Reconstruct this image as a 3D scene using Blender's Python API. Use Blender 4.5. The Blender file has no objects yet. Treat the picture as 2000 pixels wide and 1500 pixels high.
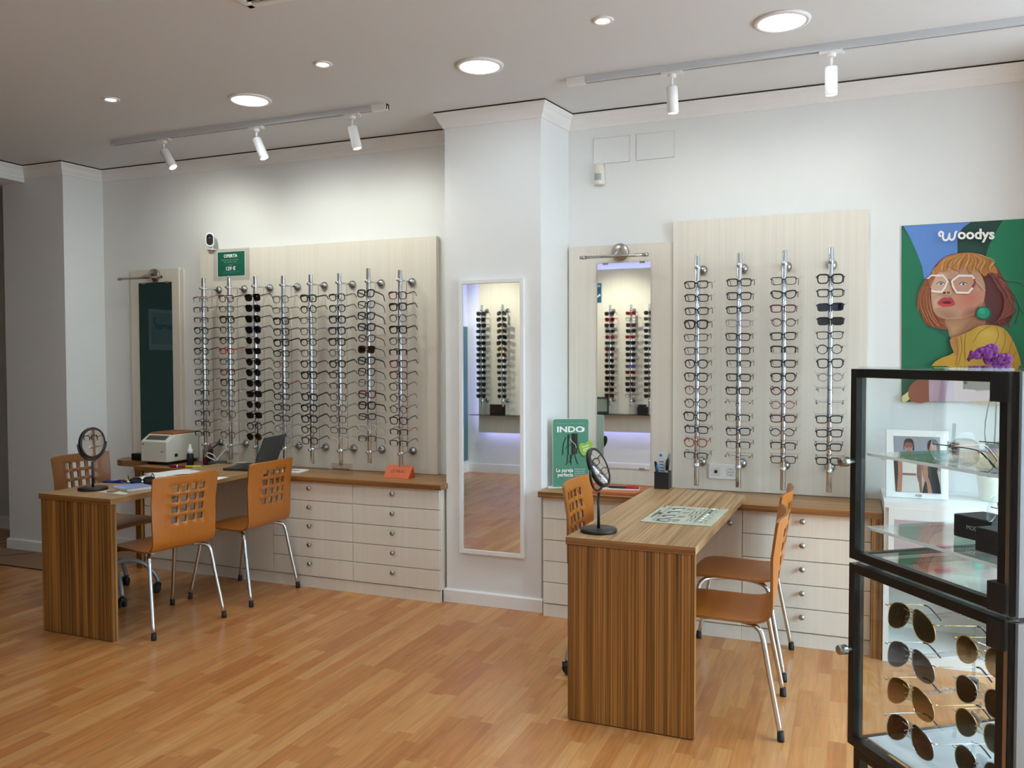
import bpy, math, random
from math import sin, cos, pi, radians, sqrt, atan2
from mathutils import Vector, Matrix
random.seed(7)
SC = bpy.context.scene
COL = SC.collection
# ------------------------------------------------------------------ camera (solved from the photograph's straight lines)
FPX = 1623.37
yaw, pitch, roll = radians(22.13), radians(1.7506), radians(-0.1277)
CAM = Vector((0, 0, 1.4789))
FW = Vector((-sin(yaw)*cos(pitch), cos(yaw)*cos(pitch), -sin(pitch)))
_r = Vector((cos(yaw), sin(yaw), 0)); _u = _r.cross(FW)
RT = _r*cos(roll) + _u*sin(roll); UP = _u*cos(roll) - _r*sin(roll)
cd = bpy.data.cameras.new('camera'); co = bpy.data.objects.new('camera', cd); COL.objects.link(co)
cd.sensor_width = 36; cd.lens = 36*FPX/2000; cd.clip_start = 0.05; cd.clip_end = 100
m = Matrix.Identity(4)
for i in range(3):
    m[i][0], m[i][1], m[i][2], m[i][3] = RT[i], UP[i], -FW[i], CAM[i]
co.matrix_world = m
SC.camera = co
def ray(px, py): return FW + RT*((px-1000)/FPX) - UP*((py-750)/FPX)
def at(axis, v, px, py):                     # where the photo's pixel meets the plane axis = v of the room
    d = ray(px, py); return CAM + d*((v-CAM[axis])/d[axis])
def onplane(p0, n, px, py):
    d = ray(px, py); return CAM + d*((p0-CAM).dot(n)/d.dot(n))
def proj(P):
    q = P-CAM; w = q.dot(FW); return 1000+FPX*q.dot(RT)/w, 750-FPX*q.dot(UP)/w
def zat(x, y, py):
    a = proj(Vector((x, y, 1.0)))[1]; b = proj(Vector((x, y, 1.2)))[1]
    return 1.0+(py-a)/(b-a)*.2

# ------------------------------------------------------------------ materials
def s2l(c):
    return tuple((x/12.92 if x <= .04045 else ((x+.055)/1.055)**2.4) for x in c)
def hexc(h):
    h = h.lstrip('#'); return s2l(tuple(int(h[i:i+2], 16)/255 for i in (0, 2, 4)))
MATS = {}
def newmat(name):
    m = bpy.data.materials.new(name); m.use_nodes = True; nt = m.node_tree
    b = nt.nodes.get('Principled BSDF'); return m, nt, b
def mat(name, color, rough=.5, metal=0., spec=.5, noise=0., nscale=40., bump=0., emis=None, estr=0.):
    if name in MATS: return MATS[name]
    if isinstance(color, str): color = hexc(color)
    m, nt, b = newmat(name)
    b.inputs['Base Color'].default_value = (*color, 1); b.inputs['Roughness'].default_value = rough
    b.inputs['Metallic'].default_value = metal; b.inputs['Specular IOR Level'].default_value = spec
    if emis is not None:
        b.inputs['Emission Color'].default_value = (*emis, 1); b.inputs['Emission Strength'].default_value = estr
    if noise or bump:
        tc = nt.nodes.new('ShaderNodeTexCoord'); n = nt.nodes.new('ShaderNodeTexNoise')
        n.inputs['Scale'].default_value = nscale; n.inputs['Detail'].default_value = 4
        nt.links.new(tc.outputs['Object'], n.inputs['Vector'])
        if noise:
            mx = nt.nodes.new('ShaderNodeMix'); mx.data_type = 'RGBA'
            mx.inputs[6].default_value = (*[c*(1-noise) for c in color], 1); mx.inputs[7].default_value = (*[min(1, c*(1+noise)) for c in color], 1)
            nt.links.new(n.outputs['Fac'], mx.inputs[0]); nt.links.new(mx.outputs[2], b.inputs['Base Color'])
        if bump:
            bp = nt.nodes.new('ShaderNodeBump'); bp.inputs['Strength'].default_value = bump; bp.inputs['Distance'].default_value = .002
            nt.links.new(n.outputs['Fac'], bp.inputs['Height']); nt.links.new(bp.outputs['Normal'], b.inputs['Normal'])
    MATS[name] = m; return m
def clear(name, tint=(1, 1, 1), refl=.06, rough=.0, grad=None, graze=.92):
    """thin clear or tinted sheet: straight-through transparency plus a Fresnel reflection"""
    if name in MATS: return MATS[name]
    m, nt, b = newmat(name); nt.nodes.remove(b)
    out = nt.nodes['Material Output']
    tr = nt.nodes.new('ShaderNodeBsdfTransparent'); gl = nt.nodes.new('ShaderNodeBsdfGlossy'); mx = nt.nodes.new('ShaderNodeMixShader')
    tr.inputs['Color'].default_value = (*tint, 1); gl.inputs['Roughness'].default_value = rough
    gl.inputs['Color'].default_value = (1, 1, 1, 1)
    lw = nt.nodes.new('ShaderNodeLayerWeight'); lw.inputs['Blend'].default_value = .5     # Schlick's curve from the facing angle, alike on both sides of the sheet
    pw = nt.nodes.new('ShaderNodeMath'); pw.operation = 'POWER'; pw.inputs[1].default_value = 5.
    mm = nt.nodes.new('ShaderNodeMath'); mm.operation = 'MULTIPLY_ADD'; mm.inputs[1].default_value = graze; mm.inputs[2].default_value = refl; mm.use_clamp = True
    nt.links.new(lw.outputs['Facing'], pw.inputs[0]); nt.links.new(pw.outputs[0], mm.inputs[0]); nt.links.new(mm.outputs[0], mx.inputs[0])
    nt.links.new(tr.outputs[0], mx.inputs[1]); nt.links.new(gl.outputs[0], mx.inputs[2]); nt.links.new(mx.outputs[0], out.inputs['Surface'])
    if grad:                                  # lens tint that fades from the top to the bottom of the lens, a property of the lens itself
        tc = nt.nodes.new('ShaderNodeTexCoord'); sp = nt.nodes.new('ShaderNodeSeparateXYZ'); mr = nt.nodes.new('ShaderNodeMapRange')
        mr.inputs[1].default_value = -.03; mr.inputs[2].default_value = .02
        m2 = nt.nodes.new('ShaderNodeMix'); m2.data_type = 'RGBA'
        m2.inputs[6].default_value = (*grad, 1); m2.inputs[7].default_value = (*tint, 1)
        nt.links.new(tc.outputs['Object'], sp.inputs[0]); nt.links.new(sp.outputs['Z'], mr.inputs[0]); nt.links.new(mr.outputs[0], m2.inputs[0])
        nt.links.new(m2.outputs[2], tr.inputs['Color'])
    MATS[name] = m; return m
def zebrano(name, across, light, mid, dark, fine=150., broad=22., rough=.38):
    """striped veneer; 'across' is the axis the stripes alternate along"""
    if name in MATS: return MATS[name]
    m, nt, b = newmat(name); N, Lk = nt.nodes.new, nt.links.new
    tc = N('ShaderNodeTexCoord')
    def layer(sc, lo, seed):
        mp = N('ShaderNodeMapping'); v = [lo, lo, lo]
        for ax in across: v['xyz'.index(ax)] = sc
        mp.inputs['Scale'].default_value = v; mp.inputs['Location'].default_value = (seed, seed*2.3, seed*.7)
        n = N('ShaderNodeTexNoise'); n.inputs['Scale'].default_value = 1; n.inputs['Detail'].default_value = 2; n.inputs['Roughness'].default_value = .6
        Lk(tc.outputs['Object'], mp.inputs['Vector']); Lk(mp.outputs[0], n.inputs['Vector']); return n
    a, c = layer(fine, .9, 1.3), layer(broad, .5, 5.1)
    ma = N('ShaderNodeMath'); ma.operation = 'MULTIPLY_ADD'; ma.inputs[1].default_value = .62
    mb = N('ShaderNodeMath'); mb.operation = 'MULTIPLY'; mb.inputs[1].default_value = .38
    Lk(c.outputs['Fac'], mb.inputs[0]); Lk(a.outputs['Fac'], ma.inputs[0]); Lk(mb.outputs[0], ma.inputs[2])
    r = N('ShaderNodeValToRGB'); e = r.color_ramp.elements
    e[0].position = .39; e[0].color = (*hexc(dark), 1); e[1].position = .61; e[1].color = (*hexc(light), 1)
    k = e.new(.5); k.color = (*hexc(mid), 1)
    Lk(ma.outputs[0], r.inputs[0]); Lk(r.outputs[0], b.inputs['Base Color'])
    b.inputs['Roughness'].default_value = rough
    MATS[name] = m; return m
def beech(name, base, dark, axis='z', rough=.35):
    if name in MATS: return MATS[name]
    m, nt, b = newmat(name); N, Lk = nt.nodes.new, nt.links.new
    tc = N('ShaderNodeTexCoord'); mp = N('ShaderNodeMapping'); v = [55, 55, 55]; v['xyz'.index(axis)] = 3
    mp.inputs['Scale'].default_value = v
    n = N('ShaderNodeTexNoise'); n.inputs['Scale'].default_value = 1; n.inputs['Detail'].default_value = 3; n.inputs['Distortion'].default_value = .4
    mx = N('ShaderNodeMix'); mx.data_type = 'RGBA'; mx.inputs[6].default_value = (*hexc(dark), 1); mx.inputs[7].default_value = (*hexc(base), 1)
    Lk(tc.outputs['Object'], mp.inputs['Vector']); Lk(mp.outputs[0], n.inputs['Vector']); Lk(n.outputs['Fac'], mx.inputs[0]); Lk(mx.outputs[2], b.inputs['Base Color'])
    b.inputs['Roughness'].default_value = rough
    MATS[name] = m; return m
def floor_mat():
    m, nt, b = newmat('laminate_floor'); N, Lk = nt.nodes.new, nt.links.new
    def M(op, a=None, bb=None, c=None):
        n = N('ShaderNodeMath'); n.operation = op
        for i, x in enumerate((a, bb, c)):
            if x is None: continue
            if isinstance(x, (int, float)): n.inputs[i].default_value = x
            else: Lk(x, n.inputs[i])
        return n.outputs[0]
    tc = N('ShaderNodeTexCoord'); sp = N('ShaderNodeSeparateXYZ'); Lk(tc.outputs['Object'], sp.inputs[0])
    X, Y = sp.outputs['X'], sp.outputs['Y']
    W, Ln = .066, .40
    row = M('FLOOR', M('DIVIDE', X, W))
    wn = N('ShaderNodeTexWhiteNoise'); wn.noise_dimensions = '1D'; Lk(row, wn.inputs['W'])
    yy = M('DIVIDE', M('ADD', Y, M('MULTIPLY', wn.outputs['Value'], 3.7)), Ln)
    col = M('FLOOR', yy)
    cv = N('ShaderNodeCombineXYZ'); Lk(row, cv.inputs[0]); Lk(col, cv.inputs[1])
    w2 = N('ShaderNodeTexWhiteNoise'); w2.noise_dimensions = '2D'; Lk(cv.outputs[0], w2.inputs['Vector'])
    rmp = N('ShaderNodeValToRGB'); e = rmp.color_ramp.elements
    e[0].position = 0; e[0].color = (*hexc(FLOOR[0]), 1); e[1].position = 1; e[1].color = (*hexc(FLOOR[3]), 1)
    for p, h in ((.35, FLOOR[1]), (.7, FLOOR[2])):
        k = e.new(p); k.color = (*hexc(h), 1)
    Lk(w2.outputs['Value'], rmp.inputs[0])
    # grain along Y, shifted per strip
    mp = N('ShaderNodeMapping'); mp.inputs['Scale'].default_value = (48, 3.2, 1)
    ad = N('ShaderNodeVectorMath'); ad.operation = 'ADD'; Lk(tc.outputs['Object'], ad.inputs[0]); Lk(w2.outputs['Color'], ad.inputs[1])
    Lk(ad.outputs[0], mp.inputs['Vector'])
    n = N('ShaderNodeTexNoise'); n.inputs['Scale'].default_value = 1; n.inputs['Detail'].default_value = 4; n.inputs['Distortion'].default_value = .8
    Lk(mp.outputs[0], n.inputs['Vector'])
    mx = N('ShaderNodeMix'); mx.data_type = 'RGBA'; mx.blend_type = 'MULTIPLY'; mx.inputs[0].default_value = 1
    gr = N('ShaderNodeMapRange'); gr.inputs[1].default_value = .3; gr.inputs[2].default_value = .7; gr.inputs[3].default_value = .80; gr.inputs[4].default_value = 1.1
    Lk(n.outputs['Fac'], gr.inputs[0]); Lk(rmp.outputs[0], mx.inputs[6]); Lk(gr.outputs[0], mx.inputs[7])
    # joints between boards (three strips per board)
    fx = M('FRACT', M('DIVIDE', X, W*3)); jx = M('LESS_THAN', fx, .008)
    jr = M('FLOOR', M('DIVIDE', X, W*3)); wj = N('ShaderNodeTexWhiteNoise'); wj.noise_dimensions = '1D'; Lk(jr, wj.inputs['W'])
    fy = M('FRACT', M('DIVIDE', M('ADD', Y, M('MULTIPLY', wj.outputs['Value'], 1.28)), 1.28)); jy = M('LESS_THAN', fy, .002)
    j = M('MULTIPLY', M('MAXIMUM', jx, jy), .35)
    m2 = N('ShaderNodeMix'); m2.data_type = 'RGBA'; m2.inputs[7].default_value = (.12, .05, .02, 1)
    Lk(j, m2.inputs[0]); Lk(mx.outputs[2], m2.inputs[6]); Lk(m2.outputs[2], b.inputs['Base Color'])
    b.inputs['Roughness'].default_value = .27; b.inputs['Specular IOR Level'].default_value = .45
    MATS['floor'] = m; return m

FLOOR = ['#ac6d3b', '#b67943', '#bb814b', '#c28b55']
M_WALL = mat('wall_paint', (.79, .805, .80), .75, noise=.015, nscale=6, bump=.06)
M_CEIL = mat('ceiling_paint', (.69, .715, .735), .85, noise=.01, nscale=3)
M_TRIM = mat('trim_paint', (.84, .84, .83), .5)
M_TEAL = mat('teal_wall_paint', (.03, .075, .07), .6, noise=.05, nscale=3)
M_CREAM = zebrano('cream_laminate', 'xy', '#e4dfd3', '#e1dbce', '#ddd7c9', 200, 30, .5)
M_BOARD = zebrano('cream_board', 'xy', '#e5e0d3', '#e2dccf', '#dfd9cb', 160, 30, .5)
M_ZTOPY = zebrano('zebrano_run_y', 'x', '#b9976c', '#a17c50', '#7f5c37', 120, 40)
M_ZTOPX = zebrano('zebrano_run_x', 'y', '#b38b5c', '#996f42', '#78522d', 120, 40)
M_ZPAN = zebrano('zebrano_upright', 'xy', '#ad7840', '#835420', '#4a2b0e', 420, 60)
M_ZPAN2 = zebrano('zebrano_upright_broad', 'xy', '#a8763d', '#84592b', '#593817', 85, 34)
M_ZEDGE = zebrano('zebrano_edge', 'z', '#a0703c', '#84562b', '#633d1d', 170, 90)
M_BEECH = beech('beech_ply', '#b8702a', '#a35f1e', 'z', .34)
M_BEECHEDGE = mat('ply_edge', '#8a5a2c', .5)
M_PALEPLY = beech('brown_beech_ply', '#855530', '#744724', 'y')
M_CHROME = mat('chrome', (.67, .72, .78), .17, 1)
M_PLATE = mat('dark_chrome', (.40, .40, .41), .16, 1)
M_STEEL = mat('brushed_steel', (.42, .39, .36), .32, 1)
M_ALU = mat('aluminium', (.72, .73, .74), .25, 1)
M_BLK = mat('black_plastic', (.012, .012, .013), .38)
M_BLKM = mat('black_metal', (.022, .020, .018), .42, .3)
M_RUB = mat('black_rubber', (.01, .01, .01), .7)
M_WHT = mat('white_plastic', (.80, .80, .79), .4)
M_WHTM = mat('white_powder_coat', (.82, .82, .81), .4)
M_RAIL = mat('grey_white_rail', (.56, .58, .60), .4)
M_GREY = mat('grey_metal', (.30, .31, .32), .4, .4)
M_MIRROR = mat('mirror_silver', (.88, .90, .89), .015, 1)
M_GLASS = clear('clear_glass', (.97, .985, .98), .03, 0, None, .30)
M_SHELF = clear('shelf_glass', (.93, .975, .965), .07)
M_ACRYL = clear('clear_acrylic', (.90, .92, .93), .14)
M_LENS = clear('clear_lens', (.975, .98, .98), .03)
M_PAPER = mat('white_paper', (.84, .84, .83), .6)
M_GAP = mat('dark_gap', (.02, .019, .018), .8)

# ------------------------------------------------------------------ mesh builder
class MB:
    def __init__(s): s.v, s.f, s.mi, s.sm = [], [], [], []
    def add(s, vs, fs, m=0, smooth=False):
        o = len(s.v); s.v += [tuple(v) for v in vs]
        for f in fs: s.f.append(tuple(i+o for i in f)); s.mi.append(m); s.sm.append(smooth)
        return s
    def box(s, x0, x1, y0, y1, z0, z1, m=0):
        v = [(x, y, z) for z in (z0, z1) for y in (y0, y1) for x in (x0, x1)]
        return s.add(v, [(0, 2, 3, 1), (4, 5, 7, 6), (0, 1, 5, 4), (2, 6, 7, 3), (0, 4, 6, 2), (1, 3, 7, 5)], m)
    def obox(s, c, ax, ay, az, hx, hy, hz, m=0):
        c, ax, ay, az = Vector(c), Vector(ax), Vector(ay), Vector(az)
        v = [c+ax*hx*i+ay*hy*j+az*hz*k for k in (-1, 1) for j in (-1, 1) for i in (-1, 1)]
        return s.add(v, [(0, 2, 3, 1), (4, 5, 7, 6), (0, 1, 5, 4), (2, 6, 7, 3), (0, 4, 6, 2), (1, 3, 7, 5)], m)
    def prism(s, poly, z0, z1, m=0, mside=None):
        n = len(poly)
        a = sum(poly[i][0]*poly[(i+1) % n][1]-poly[(i+1) % n][0]*poly[i][1] for i in range(n))
        if a < 0: poly = poly[::-1]
        v = [(x, y, z0) for x, y in poly]+[(x, y, z1) for x, y in poly]
        s.add(v, [tuple(range(n))[::-1], tuple(range(n, 2*n))], m)
        o = len(s.v)-2*n
        for i in range(n):
            j = (i+1) % n; s.f.append((o+i, o+j, o+n+j, o+n+i)); s.mi.append(m if mside is None else mside); s.sm.append(False)
        return s
    def tube(s, path, r, n=8, m=0, closed=False, caps=True, smooth=True, flat=None, up=None):
        """flat=(a,b): elliptic or rectangular-ish section half sizes along the two frame axes"""
        P = [Vector(p) for p in path]; k = len(P); rings = []
        R = r if isinstance(r, (list, tuple)) else [r]*k
        T = []
        for i in range(k):
            if closed: t = P[(i+1) % k]-P[(i-1) % k]
            else: t = P[min(i+1, k-1)]-P[max(i-1, 0)]
            T.append(t.normalized() if t.length > 1e-12 else Vector((0, 0, 1)))
        ref = Vector(up) if up else (Vector((0, 0, 1)) if abs(T[0].z) < .9 else Vector((1, 0, 0)))
        nrm = (ref-T[0]*ref.dot(T[0])).normalized(); vs = []
        for i in range(k):
            if up: nrm = (Vector(up)-T[i]*Vector(up).dot(T[i]))
            else: nrm = nrm-T[i]*nrm.dot(T[i])
            nrm = nrm.normalized() if nrm.length > 1e-9 else Vector((1, 0, 0))
            b = T[i].cross(nrm)
            fa, fb = flat if flat else (1, 1)
            for j in range(n):
                a = 2*pi*(j+.5)/n
                vs.append(P[i]+(nrm*cos(a)*fa+b*sin(a)*fb)*R[i])
        fs = []
        for i in range(k if closed else k-1):
            i2 = (i+1) % k
            for j in range(n):
                j2 = (j+1) % n; fs.append((i*n+j, i*n+j2, i2*n+j2, i2*n+j))
        s.add(vs, fs, m, smooth)
        if caps and not closed:
            o = len(s.v)-len(vs)
            s.f.append(tuple(o+j for j in range(n))[::-1]); s.mi.append(m); s.sm.append(False)
            s.f.append(tuple(o+(k-1)*n+j for j in range(n))); s.mi.append(m); s.sm.append(False)
        return s
    def cyl(s, p0, p1, r, r1=None, n=20, m=0): return s.tube([p0, p1], [r, r if r1 is None else r1], n, m)
    def lathe(s, prof, c=(0, 0, 0), n=28, m=0, axis=(0, 0, 1), smooth=True, cap=True):
        ax = Vector(axis).normalized(); ref = Vector((1, 0, 0)) if abs(ax.x) < .9 else Vector((0, 1, 0))
        a1 = (ref-ax*ref.dot(ax)).normalized(); a2 = ax.cross(a1); c = Vector(c); vs = []
        for r, h in prof:
            for j in range(n):
                t = 2*pi*j/n; vs.append(c+ax*h+(a1*cos(t)+a2*sin(t))*r)
        fs = []
        for i in range(len(prof)-1):
            for j in range(n):
                j2 = (j+1) % n; fs.append((i*n+j, i*n+j2, (i+1)*n+j2, (i+1)*n+j))
        s.add(vs, fs, m, smooth)
        o = len(s.v)-len(vs)
        for i, rev in ((0, True), (len(prof)-1, False)):
            if cap and prof[i][0] > 1e-5:
                q = tuple(o+i*n+j for j in range(n)); s.f.append(q[::-1] if rev else q); s.mi.append(m); s.sm.append(False)
        return s
    def disc(s, c, r, axis, n=28, m=0, ry=None): return s.lathe([(r, 0)], c, n, m, axis)
    def sheet(s, P, mask, t, m=0, medge=None):
        """thickened grid P[i][j] with cells left out where mask is False"""
        I, J = len(P), len(P[0]); Nn = [[None]*J for _ in range(I)]
        for i in range(I):
            for j in range(J):
                a = P[min(i+1, I-1)][j]-P[max(i-1, 0)][j]; b = P[i][min(j+1, J-1)]-P[i][max(j-1, 0)]
                Nn[i][j] = a.cross(b).normalized()
        vs = [P[i][j]+Nn[i][j]*t/2 for i in range(I) for j in range(J)]+[P[i][j]-Nn[i][j]*t/2 for i in range(I) for j in range(J)]
        K = I*J; id = lambda i, j: i*J+j
        ok = lambda i, j: 0 <= i < I-1 and 0 <= j < J-1 and mask(i, j)
        fs, es = [], []
        for i in range(I-1):
            for j in range(J-1):
                if not ok(i, j): continue
                a, b, c, d = id(i, j), id(i+1, j), id(i+1, j+1), id(i, j+1)
                fs += [(a, b, c, d), (K+d, K+c, K+b, K+a)]
                for (p, q, ni, nj) in ((a, d, i-1, j), (c, b, i+1, j), (b, a, i, j-1), (d, c, i, j+1)):
                    if not ok(ni, nj): es.append((p, q, K+q, K+p))
        o = len(s.v); s.add(vs, fs, m, True)
        for e in es: s.f.append(tuple(x+o for x in e)); s.mi.append(m if medge is None else medge); s.sm.append(False)
        return s
    def mesh(s, name, mats, fn=None):
        me = bpy.data.meshes.new(name)
        vs = s.v if fn is None else [tuple(fn(Vector(v))) for v in s.v]
        me.from_pydata(vs, [], s.f); 
        for mt in (mats if isinstance(mats, (list, tuple)) else [mats]): me.materials.append(mt)
        me.polygons.foreach_set('material_index', s.mi); me.polygons.foreach_set('use_smooth', s.sm); me.update()
        return me
def bevel(o, w, seg=2):
    b = o.modifiers.new('bevel', 'BEVEL'); b.width = w; b.segments = seg; b.limit_method = 'ANGLE'; b.angle_limit = radians(40)
def tag(o, label=None, cat=None, group=None, kind=None):
    if label: o['label'] = label
    if cat: o['category'] = cat
    if group: o['group'] = group
    if kind: o['kind'] = kind
    return o
def thing(name, label, cat, loc=(0, 0, 0), rz=0, group=None):
    o = bpy.data.objects.new(name, None); COL.objects.link(o); o.empty_display_size = .05
    o.location = loc; o.rotation_euler = (0, 0, rz)
    return tag(o, label, cat, group)
def root_of(o):
    while o.parent: o = o.parent
    return o
def part(name, mb, mats, parent, world=True, bev=0, label=None, loc=None):
    """world=True: the builder holds room coordinates; else the thing's own"""
    fn = None
    if world:
        r = root_of(parent)
        inv = (Matrix.Translation(r.location) @ r.rotation_euler.to_matrix().to_4x4()).inverted()
        off = Vector((0, 0, 0)); p = parent
        while p.parent: off += p.location; p = p.parent
        fn = lambda v: inv @ v - off
    o = bpy.data.objects.new(name, mb.mesh(name, mats, fn)); COL.objects.link(o); o.parent = parent
    if loc is not None: o.location = loc
    if bev: bevel(o, bev)
    if label: o['label'] = label
    return o
def single(name, mb, mats, label, cat, group=None, bev=0, kind=None):
    xs = [v[0] for v in mb.v]; ys = [v[1] for v in mb.v]; zs = [v[2] for v in mb.v]
    c = Vector(((min(xs)+max(xs))/2, (min(ys)+max(ys))/2, min(zs)))
    o = bpy.data.objects.new(name, mb.mesh(name, mats, lambda v: v-c)); COL.objects.link(o); o.location = c
    if bev: bevel(o, bev)
    return tag(o, label, cat, group, kind)
def struct(name, mb, mats, bev=0):
    o = bpy.data.objects.new(name, mb.mesh(name, mats)); COL.objects.link(o); o['kind'] = 'structure'
    if bev: bevel(o, bev)
    return o
def copy_tree(o, parent=None):
    c = o.copy(); COL.objects.link(c); c.parent = parent
    for ch in list(o.children): copy_tree(ch, c)
    return c
_txt = {}
def text2d(s, bold=0.):
    """outline of a line of lettering as 2-D vertices (height of a capital = 1, centred) and faces"""
    if (s, bold) in _txt: return _txt[(s, bold)]
    cu = bpy.data.curves.new('lettering', 'FONT'); cu.body = s; cu.size = 1; cu.offset = bold; cu.resolution_u = 3
    ob = bpy.data.objects.new('lettering', cu); COL.objects.link(ob)
    dg = bpy.context.evaluated_depsgraph_get(); me = bpy.data.meshes.new_from_object(ob.evaluated_get(dg))
    vs = [(v.co.x, v.co.y) for v in me.vertices]; fs = [tuple(p.vertices) for p in me.polygons]
    bpy.data.objects.remove(ob); bpy.data.curves.remove(cu); bpy.data.meshes.remove(me)
    x0, x1 = min(v[0] for v in vs), max(v[0] for v in vs); h = .73
    r = ([((x-(x0+x1)/2)/h, y/h) for x, y in vs], fs, (x1-x0)/h); _txt[(s, bold)] = r; return r
def _scaled(pts, k, cx, cy): return [(cx+(x-cx)*k, cy+(y-cy)*k) for x, y in pts]
def _mix(a, b, t):
    A = [int(a[i:i+2], 16) for i in (1, 3, 5)]; B = [int(b[i:i+2], 16) for i in (1, 3, 5)]
    return '#%02x%02x%02x' % tuple(round(x+(y-x)*t) for x, y in zip(A, B))
class Flat:
    """printed artwork: layers of flat shapes on a plane; mp maps drawing coordinates (y down) to the room"""
    def __init__(s, mp, n, eps=.00025):
        s.mb, s.mp, s.n, s.eps, s.k, s.mats, s.ix = MB(), mp, Vector(n).normalized(), eps, 0, [], {}
    def _m(s, c):
        if c not in s.ix: s.ix[c] = len(s.mats); s.mats.append(mat('print_'+c.strip('#'), c, .5))
        return s.ix[c]
    def raw(s, pts, faces, c):
        s.k += 1; s.mb.add([s.mp(x, y)+s.n*s.eps*s.k for x, y in pts], faces, s._m(c)); return s
    def poly(s, pts, c): return s.raw(pts, [tuple(range(len(pts)))], c)
    def ell(s, x, y, rx, ry, c, rot=0, n=28):
        return s.poly([(x+rx*cos(t)*cos(rot)-ry*sin(t)*sin(rot), y+rx*cos(t)*sin(rot)+ry*sin(t)*cos(rot)) for t in [2*pi*i/n for i in range(n)]], c)
    def blend(s, pts, c0, c1, n=6, cen=None):
        """soft printed shading: nested outlines from colour c0 at the rim to c1 inside"""
        cx, cy = cen or (sum(p[0] for p in pts)/len(pts), sum(p[1] for p in pts)/len(pts))
        for i in range(n): s.poly(_scaled(pts, 1-i/n, cx, cy), _mix(c0, c1, (i+1)/n))
        return s
    def stroke(s, pts, w, c, closed=False):
        n = len(pts); L, R = [], []
        for i in range(n):
            a = pts[(i-1) % n] if closed or i > 0 else pts[i]; b = pts[(i+1) % n] if closed or i < n-1 else pts[i]
            dx, dy = b[0]-a[0], b[1]-a[1]; l = sqrt(dx*dx+dy*dy) or 1; ww = w[i] if isinstance(w, (list, tuple)) else w
            L.append((pts[i][0]-dy/l*ww/2, pts[i][1]+dx/l*ww/2)); R.append((pts[i][0]+dy/l*ww/2, pts[i][1]-dx/l*ww/2))
        fs = [(i, (i+1) % n, n+(i+1) % n, n+i) for i in range(n if closed else n-1)]
        return s.raw(L+R, fs, c)
    def text(s, t, x, y, c, h=None, w=None, bold=0., skew=0., align='c', rot=0.):
        vs, fs, wd = text2d(t, bold); sx = (w/wd) if w else h; sy = h if h else sx
        ox = {'c': 0, 'l': wd/2, 'r': -wd/2}[align]; ca, sa = cos(rot), sin(rot)
        q = [((vx+ox+vy*skew)*sx, -vy*sy) for vx, vy in vs]
        return s.raw([(x+a*ca-b*sa, y+a*sa+b*ca) for a, b in q], fs, c)
def smooth_poly(pts, n=4):
    k = len(pts); out = []
    for i in range(k):
        p0, p1, p2, p3 = pts[(i-1) % k], pts[i], pts[(i+1) % k], pts[(i+2) % k]
        for j in range(n):
            t = j/n
            out.append(tuple(.5*(2*b+(c-a)*t+(2*a-5*b+4*c-d)*t*t+(3*b-a-3*c+d)*t**3) for a, b, c, d in zip(p0, p1, p2, p3)))
    return out
def smooth_path(pts, n=4):
    k = len(pts); out = []
    for i in range(k-1):
        p0, p1, p2, p3 = pts[max(i-1, 0)], pts[i], pts[i+1], pts[min(i+2, k-1)]
        for j in range(n):
            t = j/n
            out.append(tuple(.5*(2*b+(c-a)*t+(2*a-5*b+4*c-d)*t*t+(3*b-a-3*c+d)*t**3) for a, b, c, d in zip(p0, p1, p2, p3)))
    out.append(tuple(pts[-1])); return out

# ================================================================== ROOM
ZC = 2.951
YB, YP, YLP = 4.856, 4.517, 4.524                 # back wall, right-hand column front, left-hand column front
XPL, XPR, XPRB = -2.270, -1.655, -1.600           # column: left, right (front), right (back)
XLL, XLR, XLRB = -6.10, -5.456, -5.425
YO = -.86                                          # opposite wall, behind the camera
YW0 = 1.30                                         # the glazing runs from here to the back wall
XW = 3.1                                          # shop window plane
b = MB(); b.box(-9, XW+.2, -1.1, 5.4, -.12, 0); fl = struct('floor', b, floor_mat())
b = MB(); b.box(-9, XW+.14, -1.1, 5.4, ZC, ZC+.15); struct('ceiling', b, M_CEIL)
b = MB(); b.box(XLRB-.4, XW+.14, YB, YB+.16, 0, ZC); struct('wall_back', b, M_WALL)
b = MB(); b.prism([(XPL, YP), (XPR, YP), (XPRB, YB), (XPL, YB)], 0, ZC); struct('wall_column', b, M_WALL)
b = MB(); b.prism([(XLL, YLP), (XLR, YLP), (XLRB, YB), (XLRB, 5.1), (XLL, 5.1)], 0, ZC); struct('wall_left_column', b, M_WALL)
b = MB(); b.box(-9, -6.0, 5.05, 5.2, 0, ZC); struct('wall_left_room', b, mat('grey_paint', (.55, .57, .56), .7))
b = MB(); b.box(-8.2, -8.05, -1, 5.1, 0, ZC); struct('wall_left', b, M_TEAL)
b = MB(); b.box(-9, XW+.14, YO-.14, YO, 0, ZC); struct('wall_opposite', b, M_WALL)
b = MB(); b.box(XLL, -5.862, YO, YLP, 2.832, ZC); struct('trim_1', b, M_WALL)      # down-stand between the shop and the left-hand room
b = MB(); b.box(-4.76, -4.64, YO, 1.0, 0, ZC); struct('wall_stub', b, M_WALL)
b = MB(); b.box(1.02, 1.40, 4.50, YB, 0, ZC); struct('wall_right', b, M_WALL)
b = MB(); b.box(XW, XW+.14, YO, YB, 2.72, ZC); b.box(XW, XW+.14, YO, YB, 0, .10); b.box(XW, XW+.14, YO, YW0, .10, 2.72); struct('wall_shopfront', b, M_WALL)
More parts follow.
